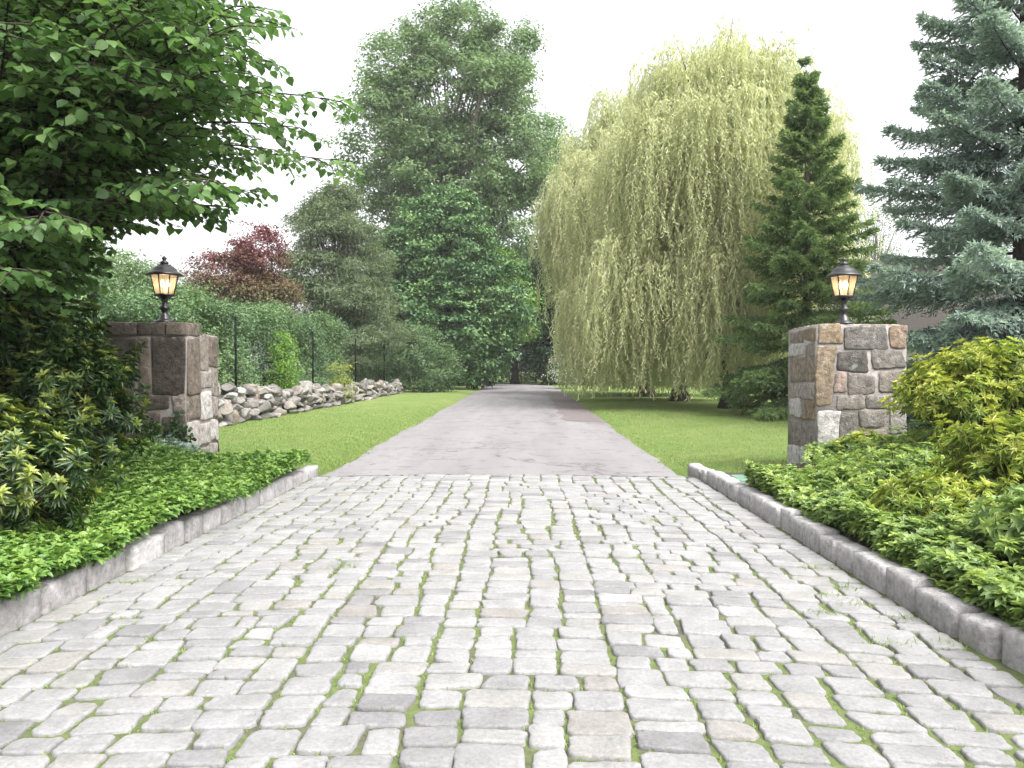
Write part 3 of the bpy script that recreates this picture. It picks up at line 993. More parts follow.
pillar_stones(sb, [((x0, y0, 0), (1, 0, 0), (0, 0, 1), (0, -1, 0), [zf(*s, PRW, 92, 390) for s in front]),
                   ((x0, y0 + PRD, 0), (0, -1, 0), (0, 0, 1), (-1, 0, 0), [zf(*s[:4], min(s[4] + .12, 1), PRD, 18, 95) for s in left]),  # road-facing side tints raised: light from above the drive painted in
                   ((x0 + PRW, y0, 0), (0, 1, 0), (0, 0, 1), (1, 0, 0), ashlar(PRD, PRH, tn)),
                   ((x0 + PRW, y0 + PRD, 0), (-1, 0, 0), (0, 0, 1), (0, 1, 0), ashlar(PRW, PRH, tn)),
                   ((x0, y0, PRH - .03), (1, 0, 0), (0, 1, 0), (0, 0, 1), ashlar(PRW, PRD, [.4, .6, .8, .85], (.25, .4)))])
o = sb.build("stonework", M["pillar"], root, smooth=True); o.location = -root.location

# left pillar: taller front stage with a cap course, a lower stage behind
PLx1, PLy, PLW, PLD, PLH = -4.26, 10.0, 1.05, .42, 1.95
root = thing("stone_pillar", (PLx1 - PLW / 2, PLy + .5, 0), "dark brown stone gate pillar, shade painted into its front, half hidden by the leafy tree, lantern on top", "gate pillar", "stone gate pillars with lanterns")
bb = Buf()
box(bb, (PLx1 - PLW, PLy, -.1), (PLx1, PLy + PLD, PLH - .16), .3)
box(bb, (PLx1 - PLW, PLy + PLD + .002, -.1), (PLx1 - .015, PLy + 1.05, PLH - .13), .8)  # mortar of the rear stage lighter, toned like the road side
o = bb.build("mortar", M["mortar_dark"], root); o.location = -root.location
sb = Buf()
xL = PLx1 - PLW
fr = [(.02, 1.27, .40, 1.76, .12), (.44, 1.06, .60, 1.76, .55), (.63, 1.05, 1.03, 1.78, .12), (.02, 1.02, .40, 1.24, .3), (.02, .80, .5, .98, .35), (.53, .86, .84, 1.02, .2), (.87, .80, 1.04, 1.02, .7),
      (.02, .45, .35, .76, .25), (.38, .5, .72, .82, .4), (.75, .42, 1.04, .76, .25), (.02, .05, .4, .42, .3), (.43, .05, .72, .46, .2), (.75, .05, 1.04, .38, .45)]  # front tints kept dark: the tree's shade is put into the colour
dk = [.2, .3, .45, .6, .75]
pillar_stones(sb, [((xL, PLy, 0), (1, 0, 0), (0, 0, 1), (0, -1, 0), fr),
                   ((PLx1, PLy, 0), (0, 1, 0), (0, 0, 1), (1, 0, 0), [(.01, 1.05, .40, 1.76, .55), (.01, .72, .4, 1.02, .62), (.01, .36, .4, .69, .9), (.01, .05, .4, .33, .75)]),  # road side tinted paler, its brighter light put into the colour
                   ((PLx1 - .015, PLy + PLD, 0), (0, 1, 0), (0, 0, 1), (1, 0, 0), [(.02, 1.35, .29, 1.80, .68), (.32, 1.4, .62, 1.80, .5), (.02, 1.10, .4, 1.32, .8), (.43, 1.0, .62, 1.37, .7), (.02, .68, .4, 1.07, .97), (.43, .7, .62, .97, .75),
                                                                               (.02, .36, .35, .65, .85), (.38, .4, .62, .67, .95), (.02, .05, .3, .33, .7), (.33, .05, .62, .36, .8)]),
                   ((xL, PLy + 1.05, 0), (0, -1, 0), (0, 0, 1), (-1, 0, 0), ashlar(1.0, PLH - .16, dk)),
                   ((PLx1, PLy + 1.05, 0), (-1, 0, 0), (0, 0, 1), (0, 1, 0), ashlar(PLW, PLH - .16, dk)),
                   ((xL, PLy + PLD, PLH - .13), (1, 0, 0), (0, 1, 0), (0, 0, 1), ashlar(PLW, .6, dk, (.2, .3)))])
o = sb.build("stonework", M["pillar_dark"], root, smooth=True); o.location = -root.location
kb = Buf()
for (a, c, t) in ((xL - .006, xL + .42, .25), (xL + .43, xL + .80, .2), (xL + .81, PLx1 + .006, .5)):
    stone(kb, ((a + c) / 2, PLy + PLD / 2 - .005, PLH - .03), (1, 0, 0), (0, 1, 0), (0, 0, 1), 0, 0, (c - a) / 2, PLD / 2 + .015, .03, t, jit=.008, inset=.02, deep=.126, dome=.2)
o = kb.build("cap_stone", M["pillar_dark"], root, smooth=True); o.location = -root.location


# ------------------------------------------------------------------ lanterns
def glass_mat():
    m, n, out = new_mat("lantern_glass")
    g = n.nodes.new("ShaderNodeBsdfGlossy"); g.inputs["Roughness"].default_value = .08
    t = n.nodes.new("ShaderNodeBsdfTransparent"); t.inputs["Color"].default_value = (1, .93, .82, 1)
    d = n.nodes.new("ShaderNodeBsdfTranslucent"); d.inputs["Color"].default_value = (.9, .75, .6, 1)
    x = n.nodes.new("ShaderNodeMixShader"); x.inputs[0].default_value = .16
    y = n.nodes.new("ShaderNodeMixShader"); y.inputs[0].default_value = .35
    n.links.new(t.outputs[0], x.inputs[1]); n.links.new(g.outputs[0], x.inputs[2])
    n.links.new(x.outputs[0], y.inputs[1]); n.links.new(d.outputs[0], y.inputs[2])
    n.links.new(y.outputs[0], out.inputs["Surface"])
    return m


def bulb_mat():
    m, n, out = new_mat("lit_bulb")
    e = n.nodes.new("ShaderNodeEmission"); e.inputs["Color"].default_value = (1, .74, .46, 1); e.inputs["Strength"].default_value = 9
    n.links.new(e.outputs[0], out.inputs["Surface"])
    return m


M["glass"] = glass_mat(); M["bulb"] = bulb_mat()
M["candle"] = solid_mat("candle_sleeve", (.75, .68, .55), .5)


def lantern(loc, label):
    root = thing("lantern", loc, label, "lantern", "coach lanterns on the gate pillars")
    b = Buf()                                            # post: foot, turned stem, cup under the glass
    lathe(b, [(.0, 0), (.095, 0), (.095, .018), (.07, .03), (.055, .045), (.05, .075), (.03, .09), (.028, .12), (.05, .14), (.056, .155), (.05, .17), (.03, .185), (.028, .225), (.045, .24), (.03, .25), (.0, .252)], n=20)
    b.build("post", M["iron"], root, smooth=True)
    zb, zt, rb_, rt = .285, .485, .095, .142
    b = Buf()
    lathe(b, [(0, .248), (.03, .25), (.06, .262), (.085, .275), (.104, .28), (.106, .292), (.098, .296), (0, .296)], n=8)
    n = 8
    for k in range(n):                                   # eight glazing bars and four little scroll brackets
        a = 2 * math.pi * k / n
        tube(b, [(rb_ * math.cos(a), rb_ * math.sin(a), zb), (rt * math.cos(a), rt * math.sin(a), zt + .01)], .006, 5)
        if k % 2 == 0:
            ca, sa = math.cos(a), math.sin(a)
            tube(b, [(.045 * ca, .045 * sa, .255), (.09 * ca, .09 * sa, .245), (.125 * ca, .125 * sa, .262), (.135 * ca, .135 * sa, .285), (.12 * ca, .12 * sa, .295)], .006, 5)
    b.build("frame", M["iron"], root)
    b = Buf()
    lathe(b, [(rb_ - .003, zb + .01), (rt - .003, zt)], n=8)
    b.build("glass", M["glass"], root)
    b = Buf()
    lathe(b, [(rt + .012, zt), (rt + .034, zt + .004), (rt + .036, zt + .018), (rt + .01, zt + .034), (.128, zt + .05), (.115, zt + .075), (.088, zt + .095), (.07, zt + .102), (.068, zt + .112), (.045, zt + .118), (.0, zt + .122)], n=24)
    lathe(b, [(0, zt + .002), (rt + .012, zt)], n=24)
    rf = b.build("roof", M["iron"], root, smooth=True)
    b = Buf()
    lathe(b, [(.03, zt + .116), (.042, zt + .13), (.04, zt + .146), (.02, zt + .155), (.016, zt + .165), (.024, zt + .175), (.024, zt + .187), (.01, zt + .2), (0, zt + .212)], n=14)
    b.build("finial", M["iron"], rf, smooth=True)
    for k in range(3):
        a = 2 * math.pi * k / 3 + .4
        c = (.035 * math.cos(a), .035 * math.sin(a), 0)
        b = Buf(); lathe(b, [(.011, .296), (.011, .37), (0, .371)], c, 10)
        cs = b.build("candle", M["candle"], root, smooth=True)
        b = Buf(); lathe(b, [(0, .372), (.011, .375), (.018, .392), (.015, .415), (.006, .438), (0, .445)], c, 10)
        b.build("bulb", M["bulb"], cs, smooth=True)
    root.scale = (1.24, 1.24, 1.24)
    return root


lantern((3.55 + .52, 9.8 + .5, PRH + .012), "lit black coach lantern on the pale mixed stone pillar")
lantern((-4.26 - .36, 10.0 + .20, PLH + .004), "lit black coach lantern on the dark brown pillar under the leafy tree")

# utility cover beside the right pillar
root = thing("utility_cover", (2.78, 9.35, .05), "flat pale teal plastic utility cover by the kerb end", "utility cover")
b = Buf()
stone(b, (0, 0, .03), (1, 0, 0), (0, 1, 0), (0, 0, 1), 0, 0, .33, .24, .014, .6, jit=.001, inset=.012, deep=.04, dome=.05)
b.build("lid", M["cover"], root)
b = Buf()
for sx in (-.37, .37): box(b, (sx - .02, -.27, -.02), (sx + .02, .27, .026))
for sy in (-.28, .28): box(b, (-.348, sy - .02, -.02), (.348, sy + .02, .026))
b.build("rim", M["kerb"], root)

# ------------------------------------------------------------------ rubble wall, fence, hedge
WX = -7.15
root = thing("rubble_wall", (WX, 30, 0), "low tumbled fieldstone wall along the lawn in front of the hedge", "stone wall")
rocks = []


def rock_mesh(buf, c, s, rot, seed, tint):
    import bmesh
    bm = bmesh.new()
    bmesh.ops.create_icosphere(bm, subdivisions=3, radius=1.0)
    v = np.array([q.co[:] for q in bm.verts]); f = np.array([[q.index for q in p.verts] for p in bm.faces])
    bm.free()
    r_ = np.random.default_rng(seed)
    for _ in range(16):                                   # planar cuts make it angular
        d = nrm(r_.normal(size=3)); h = r_.uniform(.42, .78)
        k = v @ d; v = v - np.outer(np.maximum(k - h, 0), d) * .97
    off = r_.uniform(0, 50, 3)
    nz = np.array([mnoise.noise(Vector(q * 1.8 + off)) for q in v]) * .07 + np.array([mnoise.noise(Vector(q * 5 + off)) for q in v]) * .05
    v = v * (1 + nz)[:, None] * s
    ca, sa = math.cos(rot), math.sin(rot)
    tl = r_.normal(0, .15)
    v = v @ np.array([[1, 0, 0], [0, math.cos(tl), -math.sin(tl)], [0, math.sin(tl), math.cos(tl)]])
    v = np.column_stack([v[:, 0] * ca - v[:, 1] * sa, v[:, 0] * sa + v[:, 1] * ca, v[:, 2]])
    buf.add(v + c, tri=f, tint=tint)


y = 14.6; specs = []
wall_top = lambda yy: .92 * (1 - .012 * (yy - 15)) + .08 * math.sin(yy * 1.3) + (-.35 if 30.0 < yy < 31.8 else 0)
for row in range(7):
    y = 14.3 + rng.uniform(0, .3)
    while y < 45:
        ln = rng.uniform(.24, .56); h = rng.uniform(.10, .19) if rng.random() < .75 else rng.uniform(.2, .3)
        z = .02 + row * .165 + h * .7
        if z < wall_top(y + ln / 2) + rng.uniform(-.12, .16):
            specs.append((y + ln / 2, z, ln, h))
        y += ln * rng.uniform(.8, 1.0)
specs.sort(key=lambda s: s[0])
near, rest = [], []
vis = [s for s in specs if s[0] > 15.2]
stuff = Buf()
nrock = 0
for n_, (yy, z, ln, h) in enumerate(specs):
    c = np.array([WX + rng.normal(0, .08) - z * .18 + .12, yy, z]); s = np.array([rng.uniform(.22, .36), ln * .68, h * 1.1])
    tint = float(np.clip(rng.normal(.55, .25), 0, 1))
    if yy > 15.4 and nrock < 100:
        rb_ = Buf(); rock_mesh(rb_, (0, 0, 0), s, rng.normal(0, .2), n_ + 5, tint)
        o = rb_.build("rock", M["rock"], root); o.location = Vector(c) - root.location
        nrock += 1
    else:
        rock_mesh(stuff, c, s, rng.normal(0, .2), n_ + 5, tint)
bx_ = Buf()
ysx = np.linspace(14.4, 45, 60)
for a, c in zip(ysx[:-1], ysx[1:]):
    hh = max(.3, wall_top((a + c) / 2) - .2)
    box(bx_, (WX - .35, a, -.05), (WX + .0, c - .003, hh), .1)
o = bx_.build("rubble_core", M["rock"], root); o.location = -root.location
o = stuff.build("rubble", M["rock"], root); o.location = -root.location; o["kind"] = "stuff"

# wire fence behind the wall
FX = -7.85
root = thing("wire_fence", (FX, 30, 0), "dark wire fence with thin black posts in front of the hedge", "fence")
for yy in [14.5, 21.6, 29.5, 37.0, 44.5]:
    b = Buf(); tube(b, [(0, 0, 0), (0, 0, 2.75)], .034, 8)
    lathe(b, [(.038, 2.75), (.038, 2.77), (.0, 2.81)], n=8)
    o = b.build("post", M["fence"], root); o.location = (0, yy - 30, 0)
b = Buf()
for z in np.arange(.3, 2.7, .4): tube(b, [(0, -15.5, z), (0, 14.5, z)], .003, 4)
for yy in np.arange(-15.4, 14.5, .6): tube(b, [(.003, yy, .25), (.003, yy, 2.68)], .002, 4, cap=False)
b.build("wire_mesh", M["fence"], root)

# hedge
root = thing("hedge", (-9.4, 34, 0), "long loose green hedge behind the wire fence", "hedge")
hb, tb = Buf(), Buf()
n = 9500
yy = rng.uniform(12.5, 58, n)
top = 3.15 + .25 * np.sin(yy * .9) + .2 * np.sin(yy * 2.3 + 1) + .018 * (yy - 20)
face = rng.random(n)
zz = np.where(face < .62, rng.random(n) * top, top - np.abs(rng.normal(0, .25, n)))
bulge = .35 * np.sin(yy * 1.35) + .2 * np.sin(zz * 2.1 + yy)
xx = np.where(face < .62, -8.75 + bulge * .6 - np.abs(rng.normal(0, .25, n)) - .12 * zz, rng.uniform(-10.8, -8.9, n))
C = np.column_stack([xx, yy, zz])
out = np.where((face < .62)[:, None], [[.8, -.3, .2]], [[.2, -.1, .9]])
clump_leaves(hb, C, 26, .17, .10, .055, np.clip(.45 + .25 * np.sin(yy * .8 + zz) * rng.random(n) + rng.normal(0, .15, n), 0, 1), .8, nrm(out))
for y_ in np.arange(13, 58, 1.1):
    tube(tb, [(-9.7, y_, 0), (-9.6 + rng.normal(0, .1), y_, 1.5), (-9.5, y_ + rng.normal(0, .2), 2.7)], [.05, .035, .015], 6)
o = tb.build("stem", M["bark_dark"], root); o.location = -root.location
o = hb.build("foliage", M["hedge"], root); o.location = -root.location

# ------------------------------------------------------------------ middle-distance shrubs
def bush(name, base, lobes, n, nper, size, L, W, m, label, **k):
    return broadleaf(name, base, max(l[2] + l[5] * .5 for l in lobes), .05, lobes, n, nper, size, L, W, m, label, cat=k.pop("cat", "shrub"), nlimb=k.pop("nlimb", 14), parts=("stem", "foliage"), bark="stem", zmin=.05, **k)


bush("bright_shrub", (-8.35, 27.8, 0), [(0, 0, 1.5, .35, .6, 1.2)], 150, 22, .14, .08, .045, "bright", "bright lime green sapling against the hedge behind the rubble wall")
bush("wild_shrub", (-7.15, 30.9, .2), [(0, 0, .75, .4, .6, .75), (.2, -.3, .5, .3, .4, .5)], 90, 16, .12, .08, .04, "weed", "yellow green weed shrub growing over the gap in rubble wall")
bush("round_shrub", (-6.0, 47.5, 0), [(0, 0, 1.8, 1.9, 2.0, 2.0), (.9, -.6, 1.2, 1.2, 1.2, 1.2), (-1.2, .5, 2.3, 1.6, 1.6, 1.6)], 620, 26, .22, .13, .075, "hedge", "rounded mid green shrub at the far end of the rubble wall")
bush("blossom_shrub", (2.95, 57, 0), [(0, 0, 2.6, .8, 1.1, 2.2), (-.1, -.3, 1.3, 1.0, .9, 1.2), (.3, 0, 4.2, .7, .7, 1.0)], 320, 22, .22, .15, .09, "white", "white flowering shrub where the asphalt drive disappears", tint=lambda C: .34 + 0 * C[:, 0], tvar=.2, tj=.2)

# ------------------------------------------------------------------ trees of the middle distance and background
broadleaf("maple_tree", (-12.3, 34, 0), 6.0, .14, [(0, 0, 4.4, 2.1, 2.0, 1.1), (.9, 0, 6.3, 1.1, 1.2, 1.2), (-.6, .3, 5.4, 1.8, 1.5, .8), (1.2, -.2, 4.2, 1.4, 1.3, 1.2), (-1.3, 0, 3.9, 1.2, 1.2, .7)], 800, 34, .2, .14, .065, "maple",
          "red and bronze leaved maple tree behind the hedge", tint=lambda C: np.clip((C[:, 2] - 3.8) / 3.2, .1, .95), tvar=.12, tj=.1, nlimb=60)
pl = []
for k in range(150):
    f = rng.random() ** 1.15
    r_ = 3.5 * (1 - f) ** .4 * math.sqrt(rng.random()); a = rng.uniform(0, 6.28)
    q_ = rng.uniform(.9, 1.5) * (1 - .35 * f)
    pl.append((r_ * math.cos(a), r_ * math.sin(a), 1.6 + 9.3 * f, q_, q_, rng.uniform(.3, .55)))
broadleaf("pine_tree", (-10.2, 43, 0), 10.6, .2, pl, 2500, 36, .27, .22, .045, "pine", "brownish grey green pine tree with layered boughs above the hedge", "pine tree", nlimb=130, flat=.42, shell=.2, bumps=0, tvar=.2, zmin=1.2)
broadleaf("dense_tree", (-5.8, 56, 0), 10.5, .4, [(0, 0, 9.3, 3.6, 3.6, 4.4), (-2.6, 0, 6.0, 3.2, 3.2, 4.4), (2.9, 0, 6.2, 3.0, 3.0, 3.6), (.3, -2.0, 4.2, 3.6, 2.6, 3.6), (2.5, -1, 2.6, 2.2, 2.0, 2.1), (-.5, 0, 12.0, 2.0, 2.0, 2.2)], 2100, 38, .31, .25, .16, "dense",
          "dense dark green tree beside the far end of the drive", shell=.6, flat=.38, nlimb=50, tvar=.24, bumps=12)
broadleaf("leafy_tree", (-5.2, 65, 0), 9, .28, [(2.6, 0, 8.2, 2.6, 2.4, 3.0), (4.4, -.5, 6.4, 1.9, 2.2, 2.6), (2.2, 0, 5.4, 2.2, 2.2, 2.4)], 560, 30, .4, .24, .15, "light",
          "lighter green tree tucked behind the dense dark one", shell=.6)
broadleaf("tall_tree", (-6.5, 68, 0), 27, .62, [(0, 0, 24, 6.8, 5.6, 5.4), (-5.2, 0, 20.0, 4.8, 4.5, 4.4), (4.8, 0, 19.5, 4.8, 4.5, 4.6), (0, 0, 16, 6, 6, 5), (5.6, 0, 13.5, 3.2, 3.6, 4.4), (-4.2, 0, 27.0, 3.4, 3.4, 3.2), (4.2, 0, 27.4, 3.2, 3.4, 3.2), (0, 0, 30.0, 4.2, 3.6, 2.6), (-6.0, 0, 14.5, 3, 3, 3)], 1900, 50, .46, .32, .18, "tall",
          "very tall airy grey green tree rising above the dense one", shell=.4, nlimb=110, bark="bark_pale", tvar=.22)
broadleaf("far_tree", (6.0, 100, 0), 27, .5, [(0, 0, 25, 4.5, 4.5, 5), (-2, 0, 29, 3, 3, 3.5), (2, 0, 18, 5, 5, 6)], 500, 30, .75, .4, .22, "tall",
          "distant airy tree showing left of the willow", shell=.3, nlimb=60)
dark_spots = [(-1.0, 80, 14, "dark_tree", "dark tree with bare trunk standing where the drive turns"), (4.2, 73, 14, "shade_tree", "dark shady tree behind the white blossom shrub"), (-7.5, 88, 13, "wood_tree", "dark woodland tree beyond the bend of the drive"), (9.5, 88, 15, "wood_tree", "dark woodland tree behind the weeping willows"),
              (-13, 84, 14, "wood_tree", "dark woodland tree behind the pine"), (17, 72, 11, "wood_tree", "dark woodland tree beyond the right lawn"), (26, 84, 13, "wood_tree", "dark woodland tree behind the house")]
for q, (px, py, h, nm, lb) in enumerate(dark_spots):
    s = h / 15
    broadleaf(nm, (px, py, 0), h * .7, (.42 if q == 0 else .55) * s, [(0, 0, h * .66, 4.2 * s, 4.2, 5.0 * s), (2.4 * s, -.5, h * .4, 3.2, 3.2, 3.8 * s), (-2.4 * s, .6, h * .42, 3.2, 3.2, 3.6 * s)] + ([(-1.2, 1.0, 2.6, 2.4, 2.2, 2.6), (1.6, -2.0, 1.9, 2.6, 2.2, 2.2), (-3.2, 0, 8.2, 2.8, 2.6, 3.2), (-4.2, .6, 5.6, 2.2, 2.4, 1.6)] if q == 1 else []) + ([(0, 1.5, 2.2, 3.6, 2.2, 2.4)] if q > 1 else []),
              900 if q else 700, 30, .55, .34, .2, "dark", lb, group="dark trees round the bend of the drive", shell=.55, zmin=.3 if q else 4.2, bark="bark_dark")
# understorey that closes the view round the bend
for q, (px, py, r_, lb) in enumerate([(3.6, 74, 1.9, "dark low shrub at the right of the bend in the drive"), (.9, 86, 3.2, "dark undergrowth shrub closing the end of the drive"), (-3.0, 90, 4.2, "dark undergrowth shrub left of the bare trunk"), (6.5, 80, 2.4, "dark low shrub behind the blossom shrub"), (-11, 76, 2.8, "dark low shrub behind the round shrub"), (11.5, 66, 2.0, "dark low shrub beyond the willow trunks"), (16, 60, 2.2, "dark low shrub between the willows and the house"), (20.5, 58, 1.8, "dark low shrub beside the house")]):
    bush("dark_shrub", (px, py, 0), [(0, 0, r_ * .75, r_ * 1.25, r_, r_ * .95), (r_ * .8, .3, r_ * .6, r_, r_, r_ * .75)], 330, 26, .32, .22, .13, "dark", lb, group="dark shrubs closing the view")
broadleaf("birch_tree", (22.5, 52, 0), 11, .16, [(0, 0, 10.5, 1.8, 1.8, 2.6), (.6, 0, 7.6, 2.0, 2.0, 2.4), (-.8, 0, 8.6, 1.4, 1.6, 2.2)], 240, 20, .3, .14, .07, "birch", "pale thin birch tree between the two spruces", nlimb=70, bark="bark_pale", shell=.25)

# willows
def plume_set(n, cx, cy, rx, ry, zt, zs, hang, inner=.35, seedz=.5, zpow=1.6):
    """branch ends spread over a dome: higher in the middle, lower at the rim"""
    out = []
    for k in range(n):
        a = rng.uniform(0, 2 * math.pi); r = math.sqrt(rng.uniform(inner ** 2 * .2, 1))
        x_, y_ = cx + rx * r * math.cos(a), cy + ry * r * math.sin(a)
        z_ = zs + (zt - zs) * (1 - r ** zpow) * rng.uniform(.72, 1.05) + rng.normal(0, .35)
        out.append((x_, y_, max(z_, 2.6), hang * rng.uniform(.65, 1.3)))
    return out


ga = "weeping willows on the right lawn"
P_ = plume_set(130, -.45, .6, 4.0, 3.6, 13.6, 8.6, 4.4) + plume_set(50, -1.0, .2, 4.1, 3.4, 6.6, 4.4, 3.9, inner=.8)
willow("willow_tree", (7.15, 27.3, 0), "largest weeping willow with thick leaning trunk beside the green spruce", (-.9, .8), 13.0, P_, 44, "willow", group=ga)
P_ = plume_set(80, -1.0, 0, 3.6, 3.0, 13.2, 8.6, 4.8) + plume_set(40, -1.2, -.3, 3.8, 3, 6, 4.2, 3.9, inner=.8)
willow("willow_tree", (6.55, 33.9, 0), "weeping willow with the middle trunk of the three", (-.5, .4), 12.0, P_, 40, "willow", L=.17, W=.03, per_m=17, r0=.34, group=ga)
P_ = plume_set(120, -.7, 3.4, 4.0, 4.2, 16.6, 10.6, 5.0) + plume_set(70, .9, 2.6, 3.4, 4.2, 8.5, 4.6, 4.6, inner=.8) + [(-5.2, 2.6, 9.9, 2.6), (-5.0, 3.4, 9.6, 2.8)]
willow("willow_tree", (5.95, 38.9, 0), "weeping willow farthest left, its curtain touching the edge of the drive", (-.8, 1.2), 15.0, P_, 44, "willow", L=.19, W=.036, per_m=15, r0=.34, zbot=(.3, 1.0), group=ga)

# spruces
conifer("spruce_tree", (7.75, 22.3, 0), 9.5, 2.75, "spruce", "green spruce tree behind the right pillar, in front of the willow", "spruce tree", spacing=.40, per=8, droop=.34, dens=1.0, prof=.88, zlow=.35, bark="bark_pale")
conifer("blue_spruce", (10.5, 17.2, 0), 13.2, 3.9, "blue", "tall blue grey spruce tree above the yellow green shrub", "spruce tree", spacing=.52, per=8, droop=.30, dens=1.15, prof=.8, zlow=.5, twig_len=.42, bark="bark_dark", L=.13, W=.036)

# house glimpsed between the spruces
root = thing("house", (23.0, 43, 0), "house with grey brown roof glimpsed between the two spruces", "house")
M["siding"] = stone_mat("pale_siding", [(0, (.55, .54, .52)), (1, (.62, .61, .6))], 6, .95, 1.05, .1, .004)
M["roofing"] = stone_mat("roof_shingle", [(0, (.028, .024, .021)), (1, (.05, .043, .038))], 9, .8, 1.15, .6, .02)
M["pane"] = solid_mat("window_pane", (.03, .04, .05), .08)
M["trim"] = solid_mat("white_trim", (.75, .75, .73), .5)
b = Buf(); box(b, (-5, -4, -.1), (5, 4, 3.0)); b.add([(-5, -4, 3.0), (-5, 4, 3.0), (-5, 0, 7.0), (5, -4, 3.0), (5, 4, 3.0), (5, 0, 7.0)], tri=[(0, 2, 1), (3, 4, 5)]); b.build("wall", M["siding"], root)
b = Buf()
for s in (-1, 1):
    v = [(-5.5, s * 4.6, 2.45), (5.5, s * 4.6, 2.45), (5.5, 0, 7.1), (-5.5, 0, 7.1)]
    b.add(v + [(p[0], p[1], p[2] + .16) for p in v], quad=[(0, 1, 2, 3), (4, 5, 6, 7), (0, 1, 5, 4), (0, 3, 7, 4), (1, 2, 6, 5)])
rf = b.build("roof", M["roofing"], root)
for wx in (-3.2, 0, 3.2):
    b = Buf(); box(b, (wx - .55, -4.05, 1.4), (wx + .55, -4.003, 2.35)); wn = b.build("window", M["trim"], root)
    b = Buf(); box(b, (wx - .46, -4.07, 1.5), (wx + .46, -4.053, 2.25)); b.build("pane", M["pane"], wn)

# ------------------------------------------------------------------ foreground tree on the left (broad heart-shaped leaves)
base = np.array([-5.3, 7.6, .2])
root = thing("linden_tree", tuple(base), "near broad leaved tree overhanging the dark pillar with a long reaching branch", "tree")
tb, fb = Buf(), Buf()
ends = []
H = 6.5
t = np.linspace(0, 1, 12)
tr = base + np.column_stack([.2 * np.sin(t * 3), .15 * np.cos(t * 4), t * H]); tr[0, 2] -= .15
rad = .17 * (1 - t) ** .8 + .012; rad[0] *= 1.5
tube(tb, tr, rad, 12)


def leafy_branch(a, b_, sag=.1, n_twig=14, tw=.55, leaf=.09, lp=12, rad0=.03, tint0=.45):
    a = np.asarray(a, float); b_ = np.asarray(b_, float); ln = np.linalg.norm(b_ - a)
    mid = (a + b_) / 2 + UP * ln * .16
    c = bez(a, mid, b_, 12)
    pc = np.column_stack([525 + c[:, 0] / c[:, 1] * F, 370 - (c[:, 2] - EYE) / c[:, 1] * F])
    if ((pc[:, 0] > 112) & (pc[:, 0] < 205) & (pc[:, 1] > 236) & (pc[:, 1] < 335)).any(): return
    tube(tb, c, np.linspace(rad0, .004, 12), 6, cap=False)
    def by_lantern(p):
        sx_ = 525 + p[:, 0] / p[:, 1] * F; sy_ = 370 - (p[:, 2] - EYE) / p[:, 1] * F
        return ((sx_ > 112) & (sx_ < 205) & (sy_ > 232) & (sy_ < 335))
    s = np.linspace(.22, 1, n_twig)
    for si in s:
        ix = si * 11; i0 = min(int(ix), 10); q = c[i0] + (c[i0 + 1] - c[i0]) * (ix - i0)
        tg = nrm(c[i0 + 1] - c[i0]); sdv = nrm(np.cross(tg, UP))
        for sg in (-1, 1):
            l = tw * (1.15 - .6 * si) * rng.uniform(.6, 1.25)
            d = nrm(tg * rng.uniform(.4, 1.1) + sdv * sg * rng.uniform(.5, 1.1) + rng.normal(0, .2, 3) - UP * .12)
            e = q + d * l - UP * sag * l
            p = bez(q, (q + e) / 2 + UP * .06 * l, e, 6)
            if by_lantern(p).any(): continue                 # pruned back round the lantern
            tube(tb, p, np.linspace(.007, .0025, 6), 4, cap=False)
            k = max(5, int(lp * l / .5))
            u = np.linspace(.12, 1, k) * 5; j0 = np.minimum(u.astype(int), 4)
            pp = p[j0] + (p[j0 + 1] - p[j0]) * (u - j0)[:, None]
            td = nrm(p[j0 + 1] - p[j0]); ts = nrm(np.cross(td, UP)) * np.where(np.arange(k) % 2, 1, -1)[:, None]
            D = nrm(td * .6 + ts * .9 - UP * rng.uniform(.1, .8, k)[:, None] + rng.normal(0, .2, (k, 3)))
            N = nrm(UP + rng.normal(0, .35, (k, 3)))
            sz = leaf * rng.uniform(.65, 1.25, k)
            leaves(fb, pp + D * .02, D, N, sz, sz * .82, np.clip(tint0 + rng.normal(0, .2, k) + rng.normal(0, .12), 0, 1), OVAL)


def trunk_at(f):
    ix = f * 11; i0 = min(int(ix), 10)
    return tr[i0] + (tr[i0 + 1] - tr[i0]) * (ix - i0)


def PX(px, py, D_):
    return np.array([(px - 525) / F * D_, D_, EYE - (py - 370) / F * D_])


# the long reaching branches seen against the sky
for (px, py, D_, f) in [(340, 102, 7.6, .5), (300, 128, 7.3, .45), (330, 160, 7.8, .4), (262, 60, 7.0, .55), (255, 95, 6.6, .5), (250, 190, 7.4, .35), (215, 205, 7.2, .32), (195, 205, 7.0, .36), (275, 150, 6.9, .42)]:
    e = PX(px, py, D_)
    leafy_branch(trunk_at(f), e, n_twig=15, tw=.55, rad0=.026)
